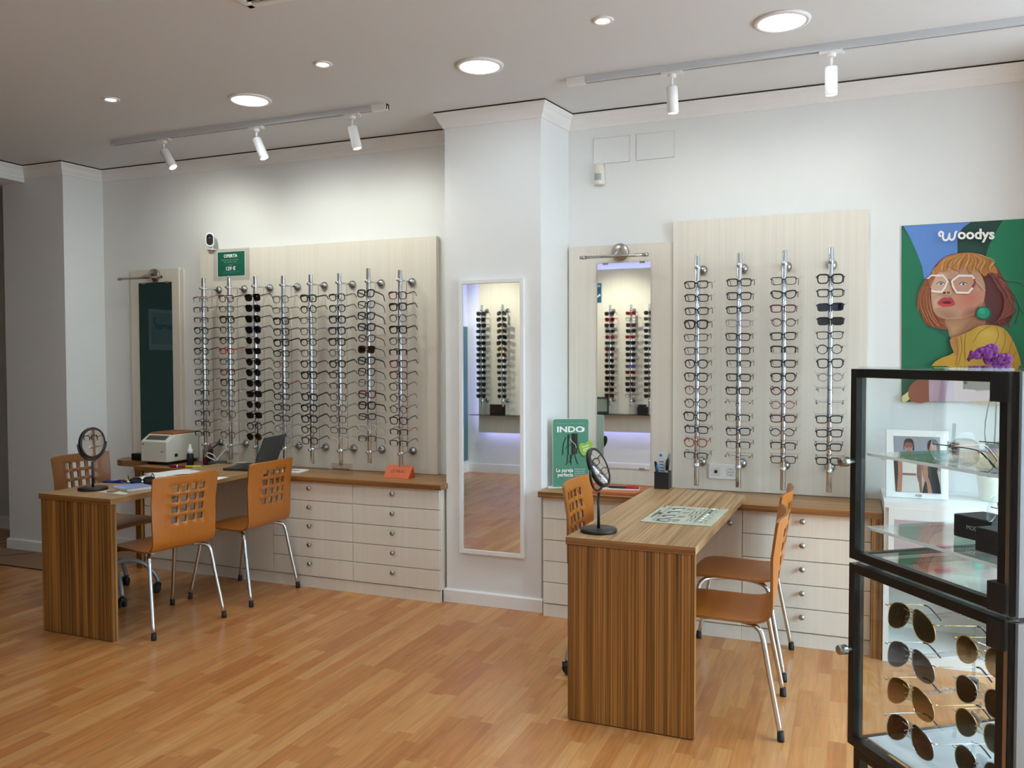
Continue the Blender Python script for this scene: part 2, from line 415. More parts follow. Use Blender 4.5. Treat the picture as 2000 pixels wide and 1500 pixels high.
# shop window (daylight comes through it)
b = MB()
for y0 in (YW0, 2.45, 3.62, 4.80): b.box(XW+.03, XW+.09, y0, y0+.055, .10, 2.72)
b.box(XW+.03, XW+.09, YW0, YB, .10, .16); b.box(XW+.03, XW+.09, YW0, YB, 2.66, 2.72)
w1 = struct('window_1', b, mat('window_frame', (.25, .25, .25), .4, .5))
b = MB(); b.box(XW+.055, XW+.063, YW0+.02, 4.83, .15, 2.67); part('pane', b, M_GLASS, w1)
# the street outside
b = MB(); b.box(XW+.14, 14, -14, 20, -.2, -.12); struct('street_pavement', b, mat('pink_paving', (.58, .49, .47), .8, noise=.12, nscale=5))
b = MB(); b.box(12, 13, -14, 20, -.2, 4.5); struct('street_facade_wall', b, mat('facade', (.55, .53, .50), .8, noise=.05, nscale=1))

def sweep(name, path, prof, m, closed=False):
    """profile (distance out from the wall, height) swept along a plan path; the room lies to the left of travel... mitred corners"""
    n = len(path); P = [Vector((x, y)) for x, y in path]; D = []
    for i in range(n):
        d1 = (P[i]-P[i-1]).normalized() if i > 0 else (P[1]-P[0]).normalized()
        d2 = (P[i+1]-P[i]).normalized() if i < n-1 else d1
        n1, n2 = Vector((d1.y, -d1.x)), Vector((d2.y, -d2.x)); mi = n1+n2; mi = mi/(mi.dot(n1)) if mi.dot(n1) > .1 else n1
        D.append(mi)
    k = len(prof); b = MB(); vs = [(P[i].x+D[i].x*o, P[i].y+D[i].y*o, z) for i in range(n) for o, z in prof]
    fs = [(i*k+j, (i+1)*k+j, (i+1)*k+j+1, i*k+j+1) for i in range(n-1) for j in range(k-1)]
    fs += [tuple(range(k)), tuple((n-1)*k+j for j in range(k))[::-1]]
    b.add(vs, fs); return struct(name, b, m)
CORN = [(0, ZC-.092), (.010, ZC-.092), (.012, ZC-.080), (.026, ZC-.060), (.036, ZC-.036), (.040, ZC-.034), (.042, ZC-.026), (.050, ZC-.022), (.052, ZC-.009), (0, ZC-.009)]
sweep('trim_2', [(XLL, YLP), (XLR, YLP), (XLRB, YB), (XPL, YB), (XPL, YP), (XPR, YP), (XPRB, YB), (1.02, YB), (1.02, 4.50), (1.40, 4.50), (1.40, YB), (XW, YB)], CORN, M_TRIM)
sweep('trim_3', [(-5.862, YO), (-5.862, YLP)], CORN, M_TRIM)
gap_shade = [(0, ZC-.0095), (.049, ZC-.0095), (.049, ZC), (0, ZC)]  # dark strip in the gap above the cornice, its shade painted in
sweep('shade_strip_4', [(XLL, YLP), (XLR, YLP), (XLRB, YB), (XPL, YB), (XPL, YP), (XPR, YP), (XPRB, YB), (1.02, YB)], gap_shade, M_GAP)
sweep('shade_strip_5', [(-5.862, YO), (-5.862, YLP)], gap_shade, M_GAP)
BASE = [(0, 0), (.016, 0), (.016, .072), (.010, .080), (0, .080)]
sweep('baseboard_left', [(XLL, 5.05), (XLL, YLP), (XLR, YLP), (XLRB, YB), (-4.64, YB)], BASE, M_TRIM)
sweep('baseboard_column', [(XPL, YB), (XPL, YP), (XPR, YP), (XPR+.01, YP+.03)], BASE, M_TRIM)
sweep('baseboard_left_room', [(-8.05, 5.05), (XLL, 5.05)], [(o*1.2, z*1.3) for o, z in BASE], M_TRIM)
sweep('baseboard_opposite', [(XW, YO), (-4.64, YO), (-4.64, 1.0)], [(o, z*1.5) for o, z in BASE], M_TRIM)
sweep('baseboard_right', [(.9, YB), (1.02, YB), (1.02, 4.50), (1.40, 4.50), (1.40, YB), (XW, YB)], BASE, M_TRIM)

# ================================================================== CEILING LAMPS
def add_light(name, typ, loc, energy, color=(1, 1, 1), parent=None, **k):
    l = bpy.data.lights.new(name, typ); l.energy = energy; l.color = color
    o = bpy.data.objects.new(name, l); COL.objects.link(o); o.location = loc
    for a, v in k.items(): setattr(l, a, v)
    return o
def aim(o, target):
    o.rotation_euler = (Vector(target)-o.location).to_track_quat('-Z', 'Y').to_euler()
def ceiling_emit(nm, col, st): return mat(nm, (.9, .9, .9), .5, emis=col, estr=st)
E_WARM, E_COOL = (.84, .94, 1.0), (.76, .91, 1.0)
M_LED = ceiling_emit('led_diffuser', E_WARM, 9); M_LEDC = ceiling_emit('cool_led', E_COOL, 14)
bigs = [(-3.166, 3.85, 'large round white downlight nearest the left track rail, above the left desk'),
        (-1.737, 3.85, 'large round white downlight in front of the column, between the two track rails'),
        (-.289, 3.85, 'large round white downlight beside the right track rail, above the right desk')]
smalls = [(-3.887, 3.545, 'small bright spot downlight farthest left, left of the large round downlights'),
          (-2.450, 3.53, 'small bright spot downlight between the left and middle large downlights'),
          (-1.010, 3.545, 'small bright spot downlight between the middle and right large downlights')]
for x, y, lab in bigs:
    t = thing('ceiling_downlight', lab, 'ceiling light', (x, y, ZC), 0, 'large round downlights')
    r = MB(); r.lathe([(.098, -.004), (.102, -.012), (.118, -.008), (.121, 0)], n=48); part('trim_ring', r, M_WHT, t, False)
    d = MB(); d.lathe([(0, -.0085), (.098, -.0085), (.100, -.002)], n=48); part('diffuser', d, M_LED, t, False)
    l = add_light('downlight_lamp', 'AREA', (x, y, ZC-.016), 4, E_WARM, shape='DISK', size=.19); 
for x, y, lab in smalls:
    t = thing('ceiling_spot', lab, 'ceiling light', (x, y, ZC), 0, 'small recessed spots')
    r = MB(); r.lathe([(.027, .0), (.030, -.006), (.040, -.009), (.047, -.003), (.048, 0)], n=32); part('trim_ring', r, M_WHT, t, False)
    d = MB(); d.lathe([(0, -.004), (.028, -.003)], n=24); part('lens', d, M_LEDC, t, False)
    l = add_light('spot_lamp', 'SPOT', (x, y, ZC-.012), 22, E_COOL, spot_size=radians(95), spot_blend=.8, shadow_soft_size=.025)
# added row of unseen downlights, put in to even out the room's light
rb = MB(); rd = MB()
for x in (-3.166, -1.737, -.289):
    y = 1.15
    rb.lathe([(.098, -.004), (.102, -.012), (.118, -.008), (.121, 0)], (x, y, ZC), 32); rd.lathe([(0, -.0085), (.098, -.0085), (.100, -.002)], (x, y, ZC), 32)
    add_light('downlight_lamp', 'AREA', (x, y, ZC-.016), 9, E_WARM, shape='DISK', size=.19)
cl = struct('added_lamp_row', rb, M_WHT); part('diffusers', rd, M_LED, cl)
# air grille at the top edge of the picture
t = thing('air_vent', 'white slatted air vent in the ceiling, cut by the top of the photo', 'air vent', (-2.18, 2.62, ZC))
f = MB(); X0, X1, Y0, Y1 = -2.33, -1.73, 2.48, 2.845
for (a, b_, c, d) in ((X0, X1, Y0, Y0+.03), (X0, X1, Y1-.03, Y1), (X0, X0+.03, Y0, Y1), (X1-.03, X1, Y0, Y1)): f.box(a, b_, c, d, ZC-.012, ZC-.0005)
part('frame', f, M_WHTM, t, bev=.002)
f = MB()
for i in range(9):
    y = Y0+.05+i*.033; f.obox((( X0+X1)/2, y, ZC-.008), (1, 0, 0), (0, cos(.6), sin(.6)), (0, -sin(.6), cos(.6)), (X1-X0)/2-.03, .012, .001)
part('slats', f, M_WHTM, t)
f = MB(); f.box(X0+.02, X1-.02, Y0+.02, Y1-.02, ZC-.002, ZC-.0004); part('dark_duct', f, M_GAP, t)

def track_rail(x0, x1, y, label, feed_right):
    t = thing('track_rail', label, 'track light rail', ((x0+x1)/2, y, ZC), 0, 'ceiling track rails')
    b = MB(); b.box(x0, x1, y-.018, y-.006, ZC-.034, ZC); b.box(x0, x1, y+.006, y+.018, ZC-.034, ZC); b.box(x0, x1, y-.006, y+.006, ZC-.012, ZC)
    part('rail', b, M_RAIL, t)
    b = MB(); b.box(x0+.02, x1-.02, y-.006, y+.006, ZC-.031, ZC-.012); part('slot', b, M_GAP, t)
    xe = x1 if feed_right else x0; s = 1 if feed_right else -1
    b = MB(); b.box(min(xe, xe-s*.10), max(xe, xe-s*.10), y-.0195, y+.0195, ZC-.037, ZC); part('end_feed', b, M_WHT, t, bev=.002)
    return t
track_rail(-4.61, -2.485, 4.215, 'grey white ceiling track rail above the left desk, carrying three spotlights', True)
track_rail(-1.395, .98, 4.215, 'grey white ceiling track rail running to the right edge, carrying two spotlights', False)
def track_spot(x, tilt, lean, label, target, power):
    y = 4.215; t = thing('track_spotlight', label, 'spotlight', (x, y, ZC-.034), 0, 'white track spotlights')
    a = MB(); a.box(-.055, .05, -.011, .011, -.014, .002); a.lathe([(.017, -.030), (.021, -.026), (.021, -.012)], n=18); a.box(.044, .060, -.004, .004, -.020, -.008)
    part('adapter', a, M_WHT, t, False, bev=.0015)
    a = MB(); a.cyl((0, 0, -.03), (0, 0, -.066), .0075, n=12); a.box(-.003, .003, -.006, .006, -.085, -.058); part('stem', a, M_WHT, t, False)
    d = Vector((sin(lean), sin(tilt)*cos(lean), -cos(tilt)*cos(lean))); top = Vector((0, 0, -.074))
    h = MB(); h.lathe([(.0, -.002), (.024, -.002), (.0285, .003), (.0285, .125), (.0265, .129), (.0245, .129), (.0245, .112), (0, .112)], top, 32, 0, d)
    part('lamp_head', h, M_WHTM, t, False)
    h = MB(); h.lathe([(0, .113), (.023, .113)], top, 24, 0, d); part('lens', h, ceiling_emit('spot_lens', (1, .93, .8), 6), t, False)
    o = add_light('track_spot_lamp', 'SPOT', Vector((x, y, ZC-.034))+top+d*.135, power, (.97, .98, .86), spot_size=radians(164), spot_blend=.75, shadow_soft_size=.03)
    aim(o, target); return t
PS = 13.5
track_spot(-4.165, .12, .52, 'white track spotlight leaning right, first on the left rail from the left', (-4.45, 4.83, 1.5), PS*1.3)
track_spot(-3.420, .12, .38, 'white track spotlight in the middle of the left rail', (-3.35, 4.83, 1.35), PS)
track_spot(-2.725, .12, .20, 'white track spotlight at the right end of the left rail', (-2.75, 4.83, 1.35), PS)
track_spot(-.843, .10, .03, 'white track spotlight on the right rail, the one nearer the column', (-.75, 4.83, 1.2), PS*.33)
track_spot(-.095, .10, .01, 'white track spotlight on the right rail, the one nearer the poster', (-.10, 4.83, 1.2), PS*.33)

# ================================================================== CABINETS, WORKTOPS, DESKS
YCF = 4.452                                        # front faces of the drawer units
def unit(x0, x1, label, kind='drawers', yb=YB-.004, knobx=None):
    t = thing('drawer_unit' if kind == 'drawers' else 'base_cabinet', label, 'drawer unit' if kind == 'drawers' else 'cabinet', ((x0+x1)/2, YCF+.2, 0), 0, 'cream base units under the worktops')
    b = MB(); b.box(x0+.001, x1-.001, YCF+.018, yb, .072, .688); part('body', b, M_CREAM, t)
    b = MB(); b.box(x0+.0005, x1-.0005, YCF+.006, YCF+.03, 0, .071); part('plinth', b, M_CREAM, t)
    n = 5 if kind == 'drawers' else 1; h = (.686-.074)/n; kx = knobx if knobx is not None else (x0+x1)/2-.012
    for i in range(n):
        z1 = .686-i*h
        b = MB(); b.box(x0+.0018, x1-.0018, YCF, YCF+.017, z1-h+.0042, z1)
        f = part('drawer' if kind == 'drawers' else 'door', b, M_CREAM, t, bev=.001)
        if kind == 'panel': continue
        kz = z1-h*.30 if n > 1 else z1-.07
        k = MB(); k.lathe([(.006, 0), (.005, .012), (.011, .016), (.0145, .021), (.0125, .026), (0, .028)], (kx, YCF, kz), 20, 0, (0, -1, 0)); part('knob', k, M_STEEL, f)
    return t
unit(-4.63, -4.03, 'cream drawer unit at the left end, behind the office chair')
unit(-4.03, -3.513, 'cream plain-fronted base cabinet under the left desk', 'panel')
unit(-3.513, -2.897, 'cream five-drawer unit behind the chair, left of its neighbour by the column')
unit(-2.897, -2.284, 'cream five-drawer unit beside the column, under the orange name block')
unit(-1.622, -1.090, 'cream five-drawer unit right of the column, behind the right office chair')
unit(-1.090, -.514, 'cream cabinet with a single door under the right desk', 'door', knobx=-.575)
unit(-.514, .106, 'cream five-drawer unit under the four-rod board, nearest the showcase')
def wood(name, mb, mats, parent, bev=.0012): return part(name, mb, mats, parent, bev=bev)
# left worktop with its end support
t = thing('worktop', 'long striped wood worktop under the eight-rod board', 'worktop', (-3.4, 4.65, 0), 0, 'striped worktops')
b = MB(); b.box(-4.69, -2.262, 4.425, YB-.004, .690, .7225); wood('top', b, M_ZTOPX, t)
b = MB(); b.box(-4.69, -2.262, 4.4235, 4.4255, .6905, .722); wood('front_edge', b, M_ZEDGE, t, 0)
b = MB(); b.box(-4.685, -4.632, 4.426, YB-.004, 0, .690); wood('end_support', b, M_ZPAN2, t)
t = thing('worktop', 'striped wood worktop under the four-rod board, right of the column', 'worktop', (-.75, 4.65, 0), 0, 'striped worktops')
b = MB(); b.prism([(-1.638, 4.415), (.155, 4.415), (.155, YB-.004), (XPRB+.002, YB-.004), (XPR+.003, YP+.002), (-1.638, YP-.018)], .690, .7225); wood('top', b, M_ZTOPX, t)
b = MB(); b.box(-1.638, .155, 4.4135, 4.4155, .6905, .722); wood('front_edge', b, M_ZEDGE, t, 0)
b = MB(); b.box(.107, .155, 4.416, YB-.004, 0, .690); wood('end_support', b, M_ZPAN, t)
def desk(label, poly, px0, px1, y0, mpan, thick, x):
    t = thing('desk', label, 'desk', (x, 3.8, 0), 0, 'striped peninsula desks')
    b = MB(); b.prism(poly, .7232, .7535); wood('desk_top', b, M_ZTOPY, t)
    b = MB(); b.box(poly[0][0]+.001, poly[1][0]-.001, y0-.0012, y0+.001, .7238, .753); part('front_edge', b, M_ZEDGE, t)
    b = MB(); b.box(px0, px1, y0+.004, y0+.004+thick, .004, .7228); wood('end_panel', b, mpan, t)
    b = MB(); b.box(px0+.01, px1-.01, y0+.008, y0+thick, 0, .004); part('foot_strip', b, M_GAP, t)
desk('striped wood desk on the left, with the laptop and notebook on it', [(-4.078, 3.195), (-3.552, 3.195), (-3.562, 4.52), (-4.078, 4.60)], -4.066, -3.556, 3.195, M_ZPAN2, .036, -3.8)
desk('striped wood desk on the right, with a round mirror and a printed mat', [(-1.066, 3.195), (-.541, 3.195), (-.507, 4.52), (-1.035, 4.70)], -1.058, -.545, 3.195, M_ZPAN, .036, -.8)
# small half-round shelf under the left wall mirror
b = MB(); yy = 4.66; xs = -4.98
zz = zat(-4.9, yy, 897)
pl = [(-4.64, 4.83), (-4.64, 4.56)]+[(-4.95+.13*cos(a), 4.69+.13*sin(a)) for a in [pi*1.5-i*pi/10 for i in range(11)]]+[(-4.95, 4.83)]
single('corner_shelf', MB().prism(pl, zz-.042, zz), M_ZTOPX, 'half-round striped wood shelf under the left wall mirror', 'shelf', bev=.002)
SHZ = zz
# floor mat in the passage at the far left
b = MB(); b.prism([(-6.6, 4.13), (-4.72, 4.13), (-4.72, 4.42), (-5.40, 4.50), (-6.6, 4.50)], .0, .004); b.box(-6.6, -4.72, 4.118, 4.13, 0, .006, 1); b.obox((-5.9, 4.31, .0045), (cos(.9), sin(.9), 0), (-sin(.9), cos(.9), 0), (0, 0, 1), .21, .006, .001, 1)
single('floor_mat', b, [mat('mat_brown', '#8a6a50', .8, noise=.1, nscale=20), mat('mat_edge', '#4a2c18', .7)], 'flat brown mat with dark edging by the left column', 'mat')

# ================================================================== DAYLIGHT AND VIEW
w = bpy.data.worlds.new('sky'); SC.world = w; w.use_nodes = True; nt = w.node_tree
bg = nt.nodes['Background']; bg.inputs['Color'].default_value = (.59, .82, 1.0, 1); bg.inputs['Strength'].default_value = 22
po = add_light('window_portal', 'AREA', (XW+.20, 3.08, 1.41), 1, shape='RECTANGLE', size=3.6, size_y=2.7)
po.rotation_euler = (radians(90), 0, radians(90)); po.data.cycles.is_portal = True
SC.view_settings.view_transform = 'Standard'; SC.view_settings.look = 'None'; SC.view_settings.gamma = 1; SC.view_settings.exposure = 0
SC.view_settings.use_curve_mapping = False
SC.cycles.use_denoising = True; SC.cycles.max_bounces = 10; SC.cycles.diffuse_bounces = 6; SC.cycles.glossy_bounces = 5; SC.cycles.transparent_max_bounces = 32
SC.cycles.caustics_reflective = False; SC.cycles.caustics_refractive = False; SC.cycles.sample_clamp_indirect = 6

# ================================================================== WALL BOARDS, MIRRORS, LAMPS
YBL, YBR = 4.812, 4.822
b = MB(); b.box(-4.4275, -2.483, YBL, YB-.002, .7245, 2.272)
single('display_board', b, M_BOARD, 'tall cream wall board carrying eight rods of glasses', 'display board', 'cream display boards', .001)
b = MB(); b.box(-.954, .085, YBR, YB-.002, .7245, 2.268)
single('display_board', b, M_BOARD, 'tall cream wall board carrying four rods of glasses', 'display board', 'cream display boards', .001)
b = MB(); b.box(-5.128, -4.65, 4.832, YB-.002, .20, 2.162); b.box(-4.66, -4.615, 4.842, YB-.002, .2, 2.15)
single('mirror_board', b, M_CREAM, 'narrow cream backing board behind the dark left wall mirror', 'wall board', 'cream mirror boards', .001)
b = MB(); b.box(-1.590, -.958, 4.836, YB-.002, .7245, 2.155)
single('mirror_board', b, M_CREAM, 'cream backing board of the wall mirror beside the four-rod board', 'wall board', 'cream mirror boards', .001)
def wall_mirror(x0, x1, z0, z1, y, label):
    t = thing('wall_mirror', label, 'mirror', ((x0+x1)/2, y, z0), 0, 'frameless wall mirrors')
    b = MB(); b.box(x0, x1, y-.006, y-.0005, z0, z1); part('mirror_glass', b, M_MIRROR, t)
    for cx, cz, s in ((x0+.05, z1, 1), (x1-.05, z1, 1), (x0+.05, z0, -1), (x1-.05, z0, -1)):
        c = MB(); c.box(cx-.016, cx+.016, y-.010, y-.0005, cz-.008*(s > 0)-.004*(s < 0), cz+.004*(s > 0)+.008*(s < 0)); part('clip', c, M_STEEL, t, bev=.001)
wall_mirror(-5.040, -4.712, .62, 2.060, 4.832, 'dark-looking frameless wall mirror on the left, above the white machine')
wall_mirror(-1.410, -1.086, .822, 2.046, 4.836, 'frameless wall mirror beside the four-rod board, showing reflected sunglasses')
def picture_light(x0, x1, z, xd, zd, y, label):
    t = thing('mirror_lamp', label, 'wall lamp', (xd, y, zd), 0, 'bar lamps over the wall mirrors')
    d = MB(); d.lathe([(.050, 0), (.052, -.004), (.052, -.016), (.048, -.022), (.010, -.023), (.0, -.023)], (xd, y, zd), 32, 0, (0, 1, 0)); part('wall_plate', d, M_STEEL, t)
    a = MB(); a.tube(smooth_path([(xd, y-.02, zd+.01), (xd+.012, y-.05, zd+.018), (xd+.008, y-.085, zd), ((x0+x1)/2, y-.11, z)]), .0065, 10); part('arm', a, M_STEEL, t)
    h = MB(); h.cyl((x0, y-.115, z), (x1, y-.115, z), .0085, n=14); h.cyl((x0, y-.115, z), (x0+.03, y-.115, z), .0105, n=14); h.cyl((x1-.03, y-.115, z), (x1, y-.115, z), .0105, n=14); part('lamp_bar', h, M_STEEL, t)
picture_light(-5.125, -4.702, 2.085, -4.878, 2.112, 4.831, 'brushed steel bar lamp above the dark left wall mirror')
picture_light(-1.483, -1.078, 2.073, -1.270, 2.108, 4.835, 'brushed steel bar lamp above the wall mirror beside the four-rod board')
# tall framed mirror on the column
t = thing('framed_mirror', 'tall narrow mirror in a white frame hanging on the column', 'mirror', (-1.96, YP, .31))
X0, X1, Z0, Z1, y0 = -2.170, -1.752, .311, 1.946, YP-.030
b = MB(); fw = .024
for q in ((X0, X0+fw, Z0, Z1), (X1-fw, X1, Z0, Z1), (X0+fw, X1-fw, Z0, Z0+fw), (X0+fw, X1-fw, Z1-fw, Z1)): b.box(q[0], q[1], y0, YP-.001, q[2], q[3])
part('frame', b, M_WHTM, t, bev=.002)
b = MB(); b.box(X0+fw-.003, X1-fw+.003, y0+.010, y0+.014, Z0+fw-.003, Z1-fw+.003); part('mirror_glass', b, M_MIRROR, t)

# ================================================================== RODS
RB, RW = 1.980, .080
def rod(x, y, yb, ztop, zbot, label, grp, sgn=1, zb1=1.980, zb2=.872, n=14, z0=1.897, dz=.0733):
    """chrome rod standing off a board on two brackets; sgn=1 for the back wall, -1 for the opposite wall"""
    t = thing('display_rod', label, 'display rod', (x, yb, zbot), 0, grp)
    b = MB(); b.lathe([(.0135, zbot), (.0143, zbot+.002), (.0143, ztop-.002), (.0135, ztop), (0, ztop)], (x, y, 0), 20); part('tube', b, M_CHROME, t)
    for zb in (zb1, zb2):
        b = MB(); b.cyl((x, y, zb), (x, yb-sgn*.004, zb), .0055, n=12)
        b.lathe([(.0165, zb-.011), (.0175, zb-.009), (.0175, zb+.009), (.0165, zb+.011)], (x, y, 0), 20)
        b.lathe([(.009, .010), (.011, .014), (.011, .030), (.008, .034), (0, .034)], (x, y, zb), 14, 0, (0, -sgn, 0))
        k = part('bracket', b, M_CHROME, t)
        b = MB(); b.lathe([(.027, 0), (.0285, .003), (.026, .012), (.018, .020), (.008, .025), (0, .026)], (x, yb, zb), 24, 0, (0, -sgn, 0)); part('wall_plate', b, M_PLATE, k)
    b = MB(); yw = y+sgn*.085; b.cyl((x, yw, zb1), (x, yw, zb2), .0016, n=6)
    for i in range(n):
        z = z0-i*dz; zz_ = z+.016
        b.tube([(x-.082, yw+sgn*.004, zz_+.010), (x-.072, yw, zz_), (x+.072, yw, zz_), (x+.084, yw+sgn*.004, zz_+.011)], .0011, 5)
    part('temple_wires', b, M_STEEL, t)
    b = MB(); b.cyl((0, sgn*.001, 0), (0, -sgn*.012, 0), .003, n=6); b.cyl((0, -sgn*.001, -.001), (0, -sgn*.001, .022), .0022, n=5)
    pm = b.mesh('nose_peg', M_CHROME)
    for i in range(n):
        o = bpy.data.objects.new('nose_peg', pm); COL.objects.link(o); o.parent = t; o.location = (0, y-yb-sgn*.0135, z0-i*dz-.003-zbot)
    return t
ORD = ['first', 'second', 'third', 'fourth', 'fifth', 'sixth', 'seventh', 'eighth', 'ninth', 'tenth', 'eleventh', 'twelfth', 'thirteenth', 'fourteenth', 'fifteenth']
YR = 4.652
LX = [-4.252, -4.024, -3.798, -3.564, -3.342, -3.116, -2.894, -2.660]
LT = [2.054, 2.052, 2.050, 2.043, 2.043, 2.041, 2.065, 2.043]
LB = [.780, .778, .778, .775, .776, .774, .800, .781]
LZ = [(1.905, .953), (1.905, .953), (1.905, .948), (1.886, .936), (1.886, .936), (1.886, .940), (1.905, .964), (1.885, .943)]
RX = [-.785, -.560, -.328, -.097]; RTP = [2.045, 2.048, 2.050, 2.054]; RBT = [.772, .774, .772, .774]
RZ = [(1.886, .943), (1.890, .938), (1.890, .942), (1.892, .944)]

# ================================================================== EYEGLASSES
COLS = {'K': ('black', '#0d0d0f'), 'N': ('dark brown', '#2a1710'), 'G': ('dark grey', '#232427'), 'B': ('navy blue', '#141b38'), 'R': ('red', '#9c1420'),
        'W': ('burgundy', '#4a1020'), 'O': ('amber brown', '#8a3d16'), 'C': ('crystal clear', '#b9b6b2'), 'L': ('steel blue', '#4d6672'), 'S': ('silver', '#8f9092'),
        'T': ('tortoiseshell', '#4a2a1a'), 'P': ('rose', '#8a4a58'), 'Y': ('gold', '#a8803c'), 'F': ('dark green', '#0f3020'), 'U': ('bright blue', '#1033b0'), 'M': ('purple', '#5a3352')}
SHP = {'q': 'square', 'r': 'rectangular', 'o': 'round', 'p': 'rounded', 'c': 'cat-eye', 'x': 'hexagonal', 'h': 'half-rim', 'm': 'rimless', 'v': 'aviator'}
THK = {1: 'thin', 2: 'slim', 3: 'thick'}
def outline(sh, n=24):
    pts = []
    for i in range(n):
        t = 2*pi*i/n; c, s_ = cos(t), sin(t)
        def sup(e, a, b_): return (a*math.copysign(abs(c)**(2/e), c), b_*math.copysign(abs(s_)**(2/e), s_))
        if sh in 'rhm': x, z = sup(4.2, .0268, .0188); x *= 1+.05*z/.017
        elif sh == 'q': x, z = sup(3.4, .0262, .0228); x *= 1+.08*z/.021
        elif sh == 'o': x, z = .0242*c, .0234*s_
        elif sh == 'p': x, z = sup(3.0 if s_ > 0 else 2.1, .0250, .0224)
        elif sh == 'c': x, z = sup(2.6, .0265, .0195); z += max(0, x)*.22; x *= 1+.10*z/.02
        elif sh == 'x': x, z = sup(1.55, .0252, .0220); z = max(-.0195, min(.0195, z))
        else: x, z = sup(2.3, .0285, .0255); x += -.0055*z/.0255+.001; z -= .004*(x/.0285)
        pts.append((x, z))
    return pts
_gl = {}
def glasses_mesh(code):
    if code in _gl: return _gl[code]
    sh, ck, th = code[0], code[1], int(code[2]); sun = code[3:]
    cx = .0348; O = outline(sh); r = {1: .0022, 2: .0030, 3: .0040}[th]
    cm = mat('frame_'+COLS[ck][0].replace(' ', '_'), COLS[ck][1], .22 if ck not in 'SYG' else .3, .75 if ck in 'SY' else 0.)
    fr = MB()
    for s in (-1, 1):
        P = [(s*(cx+x), 0, z) for x, z in O]
        if sh == 'h':
            k = len(P); top = [P[i % k] for i in range(-2, k//2+3)]; bot = [P[i] for i in range(k//2+2, k-1)]
            fr.tube(top, r*1.5, 6); fr.tube(bot, .0008, 4)
        elif sh == 'm': fr.tube([P[2], P[4], P[8], P[10]], .0011, 5) if th > 0 else None
        else:
            rr = [r*(1.25 if p[2] > .004 else .95) for p in P]; fr.tube(P, rr, 6, closed=True)
        ex = cx+max(x for x, z in O); ez = .0085 if sh != 'v' else .012
        fr.tube([(s*(ex-.002), .000, ez), (s*(ex+.004), .002, ez+.0015), (s*(ex+.0055), .008, ez+.001)], max(r, .0014)*1.1, 6)
        fr.tube([(s*.0105, .001, -.002), (s*.0095, .005, -.005), (s*.0098, .006, -.010)], .0012, 5)
    bi = cx-max(-min(x for x, z in O), .02)
    bz = .005 if sh != 'v' else .003
    fr.tube(smooth_path([(-bi-.001, 0, bz), (-bi*.5, -.0015, bz+.004), (bi*.5, -.0015, bz+.004), (bi+.001, 0, bz)], 3), max(r, .0013), 6)
    if sh == 'v': fr.tube([(-bi-.004, 0, .0195), (0, -.001, .0185), (bi+.004, 0, .0195)], .0009, 5)
    lens = []
    for s in (-1, 1):
        l = MB(); l.add([(s*(cx+x*.985), .0002, z*.985) for x, z in O], [tuple(range(len(O))) if s < 0 else tuple(range(len(O)))[::-1]]); lens.append(l)
    tem = []
    hh = {1: .0020, 2: .0034, 3: .0050}[th]; ww = {1: .0015, 2: .0018, 3: .0020}[th]
    for s in (-1, 1):
        x0 = s*(cx+max(x for x, z in O)+.0055); z0 = .0095 if sh != 'v' else .013
        P = smooth_path([(x0, .006, z0), (x0+s*.001, .04, z0+.001), (x0, .092, z0-.001), (x0-s*.002, .112, z0-.008), (x0-s*.005, .136, z0-.034)], 3)
        l = MB(); l.tube(P, 1., 6, flat=(hh, ww), up=(0, 0, 1)); tem.append(l)
    lm = {'': M_LENS, 's': clear('dark_lens', (.020, .020, .022), .05), 'n': clear('brown_lens', (.05, .022, .012), .05), 'b': clear('blue_lens', (.012, .018, .045), .06),
          'g': clear('grey_lens', (.035, .045, .05), .05), 'r': clear('red_lens', (.12, .012, .012), .08), 'u': clear('mirror_blue_lens', (.005, .02, .25), .30), 'a': clear('amber_lens', (.11, .06, .02), .05), 'p': clear('plum_lens', (.10, .03, .06), .05)}[sun]
    d = dict(front=fr.mesh('front_frame', cm), l0=lens[0].mesh('lens', lm), l1=lens[1].mesh('lens', lm), t0=tem[0].mesh('temple', cm), t1=tem[1].mesh('temple', cm))
    allm = MB()
    for q, k in ((fr, 0), (lens[0], 1), (lens[1], 1), (tem[0], 0), (tem[1], 0)): allm.add(q.v, q.f, k); allm.sm[-len(q.f):] = q.sm
    d['whole'] = (allm, [cm, lm]); _gl[code] = d; return d
def glasses_label(code):
    sun = code[3:]; s = '%s %s %s %s' % (THK[int(code[2])], COLS[code[1]][0], SHP[code[0]], 'sunglasses' if sun else 'eyeglasses')
    return s
def place_glasses(code, loc, rot, label, group, parts=True, temple=None):
    d = glasses_mesh(code); nm = 'sunglasses' if code[3:] else 'eyeglasses'
    if not parts:
        if 'wm' not in d: d['wm'] = d['whole'][0].mesh(nm, d['whole'][1])
        o = bpy.data.objects.new(nm, d['wm']); COL.objects.link(o); o.location = loc; o.rotation_euler = rot
        return tag(o, label, nm, group)
    t = thing(nm, label, nm, loc, 0, group); t.rotation_euler = rot
    for k, n in (('front', 'front_frame'), ('l0', 'lens'), ('l1', 'lens'), ('t0', 'temple'), ('t1', 'temple')):
        o = bpy.data.objects.new(n, d[k]); COL.objects.link(o); o.parent = t
        if temple and k[0] == 't':
            me = d[k].copy(); me.materials.clear(); me.materials.append(mat('frame_'+COLS[temple][0].replace(' ', '_'), COLS[temple][1], .3)); o.data = me; o['label'] = COLS[temple][0]+' temple'
    return t
